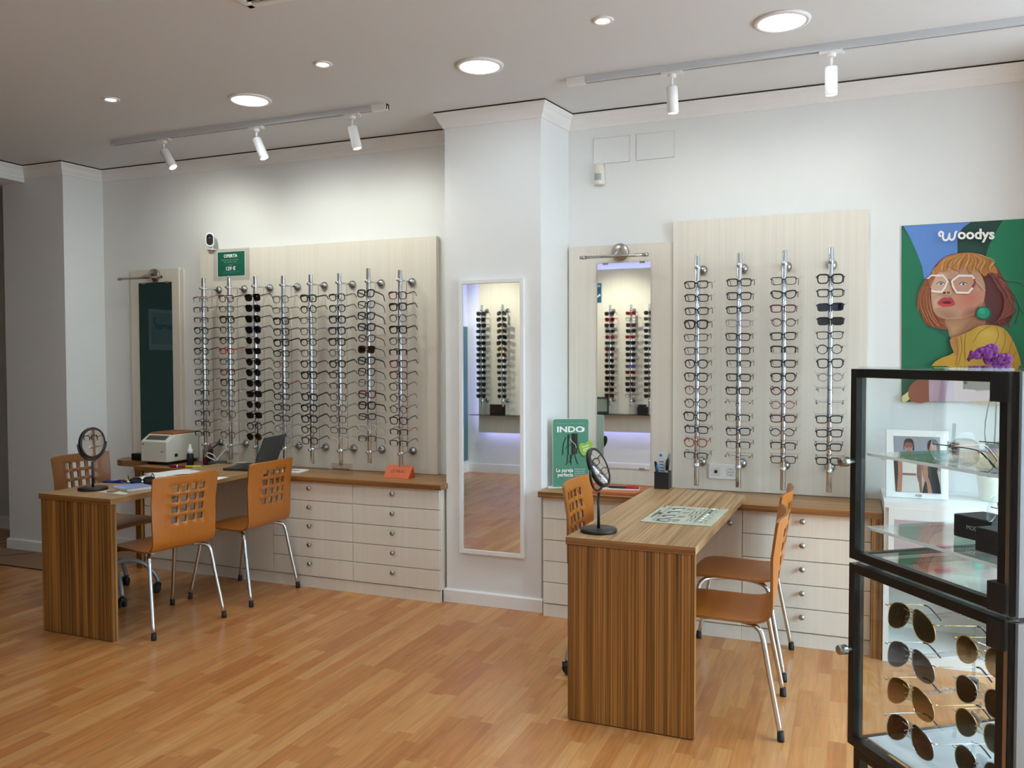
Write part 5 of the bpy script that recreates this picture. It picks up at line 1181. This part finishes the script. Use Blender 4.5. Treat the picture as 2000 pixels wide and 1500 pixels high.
def aviator(loc, rz, lens, wire, label, rnd=False, group='aviator sunglasses in the lower showcase'):
    t = thing('sunglasses', label, 'sunglasses', loc, 0, group); t.rotation_euler = (radians(-4), 0, rz)
    cx = .0345; O = outline('o' if rnd else 'v', 30); O = [(x*1.08, z*1.06) for x, z in O]
    b = MB()
    for s in (-1, 1): b.tube([(s*(cx+x), .0006*(x/.02)**2*4, z) for x, z in O], .0010, 6, closed=True)
    b.tube(smooth_path([(-.0085, 0, .004), (-.004, -.001, .008), (.004, -.001, .008), (.0085, 0, .004)]), .0011, 6)
    if not rnd: b.tube(smooth_path([(-.016, 0, .0205), (0, -.002, .0190), (.016, 0, .0205)]), .0011, 6)
    for s in (-1, 1):
        ex = cx+max(x for x, z in O); b.tube([(s*(ex-.003), 0, .012), (s*(ex+.004), .001, .0125), (s*(ex+.0055), .007, .012)], .0014, 6)
        b.tube([(s*.010, .0005, -.004), (s*.0085, .006, -.006)], .0007, 5)
    part('wire_frame', b, wire, t, False)
    for s in (-1, 1):
        b = MB(); b.add([(s*(cx+x*.985), .0006*(x/.02)**2*4, z*.985) for x, z in O], [tuple(range(30)) if s < 0 else tuple(range(30))[::-1]]); part('lens', b, LENSES[lens], t, False)
        b = MB(); b.lathe([(.0, -.0006), (.0040, 0), (.0035, .0012), (0, .0015)], (s*.0085, .0065, -.007), 10, 0, (s*.6, 1, 0)); part('nose_pad', b, M_ACRYL, t, False)
        ex = cx+max(x for x, z in O)+.0055; P = bend_arm(s*ex, .0115, s)
        b = MB(); b.tube(P[:7], .0009, 6); b.tube(P[6:], .0019, 6, 1); part('temple', b, [wire, TIP], t, False)
    return t
def arm(tt, ss, z, ln, label):
    b = MB(); sbar(b, tt-.005, tt+.005, ss+.012, ss+ln, z-.004, z+.004); sbar(b, tt-.004, tt+.004, ss+ln-.008, ss+ln, z-.012, z+.010); t = part('clear_arm', b, M_ACRYL, lo_, bev=.001)
    b = MB(); sbar(b, tt-.010, tt+.010, ss+.004, ss+.012, z-.012, z+.018); part('nose_rest', b, M_ACRYL, t, bev=.001)
RZ_ = atan2(-DV.y, -DV.x)                          # the frame's width runs along the door, its face looks out through it
T1, S1, T2, S2 = .100, .055, .262, .075
c1 = [('green', GOLD, 1212), ('grey', SILV, 1290), ('brown', GOLD, 1363), ('dark_brown', SILV, 1437)]
c2 = [('brown', GOLD, 1281), ('black', SILV, 1361), ('olive', GOLD, 1428), ('green', SILV, 1503)]
lab1 = ['dark green aviator sunglasses at the top of the left column', 'grey fading aviator sunglasses, second from top in the left column', 'light brown aviator sunglasses, third from top in the left column', 'dark brown aviator sunglasses, lowest in the left column']
lab2 = ['light brown round sunglasses at the top of the right column', 'black round sunglasses, second from top in the right column', 'olive round sunglasses, third from top in the right column', 'dark green round sunglasses, lowest in the right column, cut by the frame']
for (ln, wi, py), la_ in zip(c1, lab1):
    p = S(T1, S1, 0); z = zat(p.x, p.y, py); aviator((p.x, p.y, z), RZ_, ln, wi, la_); arm(T1, S1, z+.004, .15, '')
for (ln, wi, py), la_ in zip(c2, lab2):
    p = S(T2, S2, 0); z = zat(p.x, p.y, py); aviator((p.x, p.y, z), RZ_, ln, wi, la_, True); arm(T2, S2, z+.004, .16, '')
def price_tag(p, lab, yw=0., tilt=.1, grp='price tags in the showcases', sc=1.):
    t = thing('price_tag', lab, 'price tag', p, RZ_+yw, grp); t.rotation_euler = (0, tilt, RZ_+yw)
    b = MB(); b.box(-.013*sc, .013*sc, -.0006, .0006, -.020*sc, 0); part('card', b, M_PAPER, t, False)
    b = MB(); b.box(-.004, .004, -.0008, .0008, 0, .030*sc); part('strap', b, M_ACRYL, t, False)
    b = MB()
    for i in range(9): b.box(-.010*sc+i*.0022*sc, -.0088*sc+i*.0022*sc+.0004*(i % 2), -.0009, -.0006, -.011*sc, -.005*sc)
    for i in range(2): b.box(-.008*sc, .007*sc, -.0009, -.0006, -.0155*sc-.0025*i, -.0145*sc-.0025*i)
    part('bar_code', b, M_BLK, t, False)
for k, (px, py, tl, lab) in enumerate(((1902, 1250, .08, 'white price tag on the topmost round sunglasses'), (1902, 1323, -.03, 'blank-looking price tag on the second round sunglasses'), (1908, 1396, .35, 'slanted price tag on the third round sunglasses'), (1900, 1478, 0, 'white price tag on the lowest round sunglasses'))):
    q = onplane(S(0, S2+.045, 0), EV, px, py); price_tag(q, lab, 0, tl)
q = onplane(S(0, .20, 0), EV, 1861, 1446); price_tag(q, 'crumpled white tag behind the lowest aviator sunglasses', .5, .2)
# rimless glasses and boxes on the shelves of the upper showcase
def rimless(loc, rot, wire, label, group, tint=None, temp2=None):
    t = thing('eyeglasses', label, 'eyeglasses', loc, 0, group); t.rotation_euler = rot
    O = [(x*1.12, z*1.15) for x, z in outline('p', 30)]; cx = .0345
    for s in (-1, 1):
        b = MB(); b.tube([(s*(cx+x), 0, z) for x, z in O], .0007, 5, closed=True); b.add([(s*(cx+x*.99), 0, z*.99) for x, z in O], [tuple(range(30))], 1); part('lens', b, [M_ACRYL, tint or M_LENS], t, False)
        ex = cx+max(x for x, z in O)+.002; b = MB(); b.tube(bend_arm(s*ex, .008, s), [.0011]*8+[.0016]*5, 6); part('temple', b, [temp2 or wire], t, False)
    b = MB(); b.tube(smooth_path([(-.010, 0, .002), (-.004, -.003, .006), (.004, -.003, .006), (.010, 0, .002)]), .0011, 6)
    for s in (-1, 1): b.tube([(s*.011, 0, 0), (s*.0085, .006, -.006)], .0006, 5)
    part('bridge', b, wire, t, False); return t
ZS1, ZS2 = 1.279, 1.124
DKW = mat('dark_wire', (.05, .045, .05), .3, .8); ROSE = mat('rose_gold_wire', (.62, .40, .32), .3, .8)
q = S(.125, .135, ZS1+.022)
rimless(q, (0, 0, RZ_-1.42), DKW, 'clear rimless eyeglasses with a paper tag on the upper glass shelf', 'rimless eyeglasses in the upper showcase')
q2 = S(.285, .055, ZS1+.026); rimless(q2, (0, 0, RZ_+.25), ROSE, 'large pink-brown tinted eyeglasses at the right of the upper shelf', 'rimless eyeglasses in the upper showcase', clear('pink_tint', (.80, .72, .68), .05))
q = onplane(S(0, .14, 0), EV, 1862, 868); q.z = ZS1+.030; price_tag(q, 'paper price tag with bar code on the rimless eyeglasses, upper shelf', 0, .05, sc=1.25)
def case_box(tt, ss, ang, txt, label, h=.045, w=.044, d=.075):
    c = S(tt, ss, ZS2); t = thing('eyewear_box', label, 'box', c, RZ_+ang, 'dark boxes on the lower glass shelf')
    b = MB(); b.box(-w, w, -d/2, d/2, .0005, h); part('box_body', b, mat('box_midnight', '#14161d', .5), t, False, bev=.002)
    if txt:
        F = Flat(lambda x, y: Vector((x, -d/2-.0003, -y)), (0, -1, 0)); F.text(txt, .006, -.020, '#d9dadd', h=.0085); part('lettering', F.mb, F.mats, t, False)
case_box(.180, .165, .06, 'MODO', 'dark box with white lettering on the lower glass shelf')
case_box(.305, .105, .03, '', 'plain dark box in front of the lettered box on the lower glass shelf', .045, .050)
q = S(.215, .160, ZS2+.043+.028); rimless(q, (radians(-8), 0, RZ_-1.1), DKW, 'clear rimless eyeglasses resting on the dark boxes, lower shelf', 'rimless eyeglasses in the upper showcase', None, SILV)

# ================================================================== WHITE UNIT, FRAMES AND ORCHID BEHIND THE SHOWCASE
t = thing('white_display_unit', 'white open display unit at the end of the right worktop', 'display unit', (.50, 4.6, 0))
M_UNIT = mat('unit_white', (.80, .80, .79), .5)
b = MB(); b.box(.160, .185, 4.40, YB-.005, 0, .755); b.box(.815, .840, 4.40, YB-.005, 0, .755); b.box(.185, .815, YB-.03, YB-.005, 0, .755); b.box(.160, .840, 4.39, YB-.005, .755, .780); b.box(.185, .815, 4.40, YB-.03, 0, .05); part('carcass', b, M_UNIT, t)
b = MB(); b.box(.186, .814, 4.41, YB-.032, .378, .386); part('glass_shelf', b, clear('green_shelf_glass', (.75, .88, .85), .08), t)
b = MB(); b.box(.180, .820, 4.388, 4.402, .43, .755); part('front_panel', b, M_UNIT, t)
F = Flat(lambda x, y: Vector((.205+x*.60, 4.3878, .70-y*.245)), (0, -1, 0)); F.poly([(0, 0), (1, 0), (1, 1), (0, 1)], '#b9aab0'); F.poly([(.45, 0), (.62, 0), (.60, 1), (.40, 1)], '#8fae9c'); F.poly(smooth_poly([(.60, .0), (1, 0), (1, 1), (.62, 1), (.70, .5)], 2), '#c79a80')
F.poly(smooth_poly([(.15, .80), (.30, .76), (.46, .90), (.40, .96), (.22, .94)], 2), '#b5525a'); F.stroke(smooth_path([(.08, .90), (.13, .78), (.22, .76), (.40, .92)]), .02, '#3a2a34'); F.poly(smooth_poly([(.80, .3), (.98, .26), (.98, .40), (.85, .44)], 2), '#b04a56')
part('picture', F.mb, F.mats, t)
# photo frame with two women
f0 = Vector((.172, 4.560, .780)); fw_, fh_ = .280, .338; tl = radians(8); fu = Vector((1, 0, 0)); fv = Vector((0, sin(tl), cos(tl))); fnn = Vector((0, -cos(tl), sin(tl)))
t = thing('photo_frame', 'white photo frame with two women standing on the white display unit', 'photo frame', f0+fu*fw_/2)
b = MB(); b.obox(f0+fu*fw_/2+fv*fh_/2, fu, fv, fnn, fw_/2, fh_/2, .009); part('frame', b, M_WHTM, t, bev=.003)
F = Flat(lambda x, y: f0+fu*((x-130)/1000*fw_)+fv*((1255-y)/1105*fh_)+fnn*.0094, fnn, .0002)
F.poly([(250, 250), (1000, 250), (1020, 1160), (290, 1160)], '#8d8f9a'); F.poly([(250, 560), (345, 560), (345, 1160), (290, 1160)], '#3c3430'); F.poly([(690, 800), (1010, 800), (1020, 1160), (690, 1160)], '#b9b09c')
SK, SK2 = '#a4705a', '#7d5244'
F.ell(500, 370, 72, 85, SK2); F.poly(smooth_poly([(425, 330), (470, 290), (540, 290), (580, 340), (590, 480), (560, 470), (560, 360), (440, 360), (430, 470), (415, 460)], 2), '#3b2620'); F.poly([(470, 430), (535, 430), (540, 560), (620, 590), (640, 680), (390, 680), (330, 600), (460, 560)], SK)
F.poly([(325, 600), (395, 620), (400, 900), (385, 1150), (310, 1150), (330, 900)], SK); F.poly([(625, 600), (690, 640), (710, 900), (715, 1150), (680, 1150), (650, 900)], SK2)
F.poly([(395, 590), (430, 585), (440, 670), (590, 670), (600, 590), (632, 595), (630, 850), (400, 850)], '#cfcac2'); F.poly([(402, 850), (615, 850), (615, 885), (405, 885)], SK2); F.poly([(400, 885), (620, 885), (665, 1000), (680, 1158), (390, 1158), (395, 980)], '#c6c3bb')
F.ell(880, 400, 70, 90, SK); F.poly(smooth_poly([(800, 380), (840, 300), (930, 290), (985, 380), (990, 520), (950, 500), (940, 380), (850, 360), (820, 470)], 2), '#2c1e1a'); F.poly([(790, 560), (960, 540), (970, 640), (800, 700), (730, 690)], SK)
F.poly([(820, 640), (990, 660), (950, 800), (1000, 1020), (1012, 1158), (720, 1158), (760, 980), (810, 900)], '#1c2026'); F.poly([(720, 690), (800, 690), (800, 850), (850, 1020), (880, 1158), (810, 1158), (790, 1010), (735, 880)], SK)
F.text('WOODA', 660, 1222, '#26262a', h=38, w=105, bold=.02); F.stroke([(635, 1248), (695, 1248)], 4, '#55555a')
part('photograph', F.mb, F.mats, t)
b = MB(); b.obox(f0+fu*fw_/2+Vector((0, .075, .10)), fu, Vector((0, -.45, .9)), Vector((0, .9, .45)), .03, .115, .002); part('easel_back', b, M_WHTM, t)
# orchid in a pot
op = Vector((.642, 4.62, .780))
t = thing('orchid', 'purple orchid in a pale pot seen through the showcase', 'plant', op)
b = MB(); b.lathe([(0, 0), (.045, 0), (.050, .004), (.060, .105), (.063, .110), (.063, .122), (.056, .122), (.052, .100), (0, .098)], op, 28); part('pot', b, mat('pot_pale', '#cfd0b8', .4), t)
b = MB(); st = smooth_path([op+Vector((0, 0, .1)), op+Vector((.015, 0, .35)), op+Vector((.012, -.01, .58)), op+Vector((-.015, -.02, .70)), op+Vector((-.06, -.02, .715))], 4); b.tube(st, .0035, 8); b.tube(smooth_path([op+Vector((.01, 0, .1)), op+Vector((-.03, 0, .33)), op+Vector((-.005, 0, .52))], 4), .003, 8); part('stem', b, mat('orchid_stem', '#3a3b2a', .5), t)
M_OL = mat('orchid_leaf', '#26402c', .4)
for a, ln, up in ((.4, .17, .10), (2.4, .16, .07), (4.2, .15, .12), (5.5, .17, .16), (1.4, .13, .17)):
    d = Vector((cos(a), sin(a)*.7, 0)); pp = Vector((-d.y, d.x, 0)).normalized(); P = []
    for i in range(9):
        u_ = i/8; c = op+Vector((0, 0, .10))+d*ln*u_+Vector((0, 0, up*sin(u_*2.2))); w_ = .032*sin(pi*min(1, u_*.93+.07))**.7+.001
        P.append([c+pp*w_*k+Vector((0, 0, abs(k)*.008)) for k in (-1, -.5, 0, .5, 1)])
    b = MB(); b.sheet(P, lambda i, j: True, .002); part('leaf', b, M_OL, t)
M_PET = mat('orchid_petal', '#71287a', .5, noise=.25, nscale=60); M_LIP = mat('orchid_lip', '#4a1048', .5)
def flower(c, nrm, sc, bud=False):
    nrm = Vector(nrm).normalized(); a1 = nrm.cross(Vector((0, 0, 1))).normalized(); a2 = a1.cross(nrm) * 1.0
    b = MB()
    for k, (ang, ln, wd_) in enumerate(((pi/2, .034, .018), (pi/2+2.2, .030, .013), (pi/2-2.2, .030, .013), (.25, .036, .028), (pi-.25, .036, .028))):
        d = a1*cos(ang)+a2*sin(ang); pp = nrm.cross(d); P = []
        for i in range(6):
            u_ = i/5; w_ = wd_*sin(pi*(.12+.82*u_))**.8*sc; cc_ = c+d*ln*sc*u_+nrm*(.004*sin(u_*3))*sc
            P.append([cc_+pp*w_*q_+nrm*(.003*abs(q_))*sc for q_ in (-1, -.5, 0, .5, 1)])
        b.sheet(P, lambda i, j: True, .0012)
    f = part('flower', b, M_PET, t); b = MB(); b.lathe([(.001, -.002), (.006*sc, .004), (.007*sc, .010), (.002, .016)], c-a2*.004, 10, 0, nrm); part('lip', b, M_LIP, f)
for dx, dz, sc in ((-.005, .690, 1.15), (-.045, .715, 1.1), (.030, .660, 1.1), (-.012, .735, .9), (-.085, .705, .7), (.045, .690, .9)): flower(op+Vector((dx, -.03-.02*abs(dx)*10, dz)), (-.1+dx*2, -1, .1), sc)
for dx, dz in ((-.105, .690), (-.095, .722)): b = MB(); b.lathe([(.001, -.012), (.008, -.003), (.009, .004), (.001, .014)], op+Vector((dx, -.02, dz)), 10); part('bud', b, M_LIP, t)

# ================================================================== OPPOSITE WALL (seen in the mirrors)
YD_ = -.705
b = MB(); b.box(-4.405, -2.05, YD_-.05, YD_, .535, 2.62); t = single('lit_display_panel', b, M_BOARD, 'cream panel with sunglasses rods seen in the mirrors, glowing violet at its edges', 'display board')
M_STRIP = mat('violet_led', (.6, .6, 1), .5, emis=(.42, .45, 1.0), estr=9)
b = MB(); b.box(-4.39, -4.375, YD_-.085, YD_-.06, .57, 2.6); b.box(-4.36, -2.07, YD_-.085, YD_-.06, .552, .562); b.box(-4.36, -2.07, YD_-.085, YD_-.06, 2.60, 2.61); part('led_strip', b, M_STRIP, t)
for x0, x1, lab in ((-4.44, -3.90, 1), (-3.05, -2.06, 2)): pass
t = thing('wall_shelf', 'thin dark glass shelf below the sunglasses seen in the mirrors', 'shelf', (-3.2, YD_, .772))
b = MB(); b.box(-4.45, -2.05, YD_+.001, YD_+.20, .768, .776); part('shelf_plate', b, clear('smoked_shelf', (.16, .18, .18), .08), t)
SUN = [(-4.285, 'qK3s qK3s qK3s rK2s rK2s qK2s qK3s qK2s qK2s rK2s rK2s rK2s qK2n rK2s qK2s'), (-4.003, 'vG1g vK1s vG1n vT1a vK1s vK2s vY1a vY1n pK2s rK2s rG1g oK1g oK1s oK1g oK1s'),
       (-2.810, 'qK2s qR3r qK2s rG2s oR2p rF2g qW3n oW2p oK2s qK2s qN2n qK2s qW2n qK2s qW3r'), (-2.540, 'rR3r rK1 qW2n qK2s rR2r qK2s qK2b qK2s rK2s rU2u rR2n rN2a qK2b qK2s rK1'),
       (-2.305, 'qK2s rG2g qK2s qK2s qK2s oK2s qK2s qK2s qW2n qK2s qK2s rK2s qK2s qK2s qK2s')]
SN = ['left rod in the framed mirror', 'right rod in the framed mirror', 'first rod in the frameless mirror', 'second rod in the frameless mirror', 'edge rod in the frameless mirror']
for k, (x, row) in enumerate(SUN):
    rod(x, -.545, YD_, 2.150, .878, 'chrome rod of sunglasses, '+SN[k], 'chrome rods seen in the mirrors', -1, 2.085, .95, 15, 2.045, .0737)
    for j, code in enumerate(row.split()):
        rr = random.Random(k*50+j)
        place_glasses(code, (x+rr.uniform(-.004, .004), -.545+.0275, 2.040-j*.0737), (radians(4)+rr.uniform(-.04, .04), 0, pi+rr.uniform(-.06, .06)), '%s, %s from top, %s' % (glasses_label(code), ORD[j], SN[k]), 'sunglasses seen in the mirrors', False)
def stand_card(x0, x1, z1, col, lab, y=YD_+.06, inner=None):
    t = thing('framed_card', lab, 'picture', ((x0+x1)/2, y, .776)); b = MB(); b.box(x0, x1, y-.006, y+.006, .776, z1); part('frame', b, mat('card_'+col.strip('#'), col, .5), t, bev=.001)
    if inner: b = MB(); b.box(x0+.02, x1-.02, y+.006, y+.0072, .80, z1-.025); part('print', b, mat('card_'+inner.strip('#'), inner, .5), t)
stand_card(-4.205, -3.995, .905, '#1a1210', 'dark framed card on the shelf seen in the tall mirror', YD_+.10, '#3a1f1c'); stand_card(-3.02, -2.850, .985, '#1f3a36', 'green framed card on the shelf seen in the wall mirror', YD_+.08, '#8e998a')
b = MB(); b.box(-2.47, -2.33, YD_+.05, YD_+.13, .776, .872); b.box(-2.46, -2.36, YD_+.06, YD_+.12, .872, .90); single('dark_case', b, M_BLK, 'stack of dark cases on the shelf seen in the wall mirror', 'case', bev=.003)
t = thing('wall_sign', 'blue sign with white marks seen at the left edge of the wall mirror', 'sign', (-3.05, YD_, 2.18)); b = MB(); b.box(-3.14, -2.955, YD_+.0005, YD_+.006, 2.185, 2.455); part('sign_plate', b, mat('sign_white', '#d7dfe4', .5), t)
F = Flat(lambda x, y: Vector((x, YD_+.0063, y)), (0, 1, 0)); F.poly([(-3.13, 2.195), (-2.968, 2.195), (-2.968, 2.445), (-3.13, 2.445)], '#0f5066'); F.stroke([(-2.985, 2.30), (-3.03, 2.265), (-3.06, 2.31), (-3.10, 2.26)], .022, '#dfe8ea'); F.stroke([(-2.985, 2.41), (-3.05, 2.41)], .03, '#8fb3bd'); part('sign_print', F.mb, F.mats, t)
b = MB(); b.box(-4.638, -4.622, YO+.02, .95, .15, 1.895); single('glass_screen', b, mat('teal_glass', (.05, .16, .15), .12), 'teal glass screen seen at the left of the tall mirror', 'screen')
# dim picture on the teal wall (seen in the dark mirror)
def mirrored(px, py, ym, xw):
    d = ray(px, py); q = CAM+d*((xw-CAM.x)/d.x); return Vector((q.x, 2*ym-q.y, q.z))
qa, qb = mirrored(289, 603, 4.826, -8.04), mirrored(352, 684, 4.826, -8.04)
ya, yb_ = sorted((qa.y, qb.y)); za_, zb_ = sorted((qa.z, qb.z))
t = thing('wall_picture', 'pale framed picture of glasses seen in the dark left mirror', 'picture', (-8.05, (ya+yb_)/2, za_)); b = MB(); b.box(-8.05, -8.035, ya, yb_, za_, zb_); part('frame', b, mat('pale_frame', '#60787a', .6), t); b = MB(); b.box(-8.035, -8.033, ya+.05, yb_-.05, za_+.07, zb_-.04); part('print', b, mat('teal_print', '#4d6a6c', .6), t)
F = Flat(lambda x, y: Vector((-8.0325, ya+.05+x*(yb_-ya-.1), za_+.07+y*(zb_-za_-.11))), (1, 0, 0)); F.stroke(smooth_path([(.15, .85), (.10, .70), (.25, .58), (.5, .60), (.75, .58), (.90, .70), (.85, .85)]), .05, '#23424a'); F.ell(.3, .55, .16, .08, '#2d5560'); F.ell(.7, .55, .16, .08, '#2d5560'); part('glasses_drawing', F.mb, F.mats, t)
for x, e in ((-4.1, 75), (-2.7, 75)):
    o = add_light('display_spot_lamp', 'SPOT', (x, .25, ZC-.12), e, (1, .98, .80), spot_size=radians(80), spot_blend=.9, shadow_soft_size=.04); aim(o, (x, YD_, 1.6))
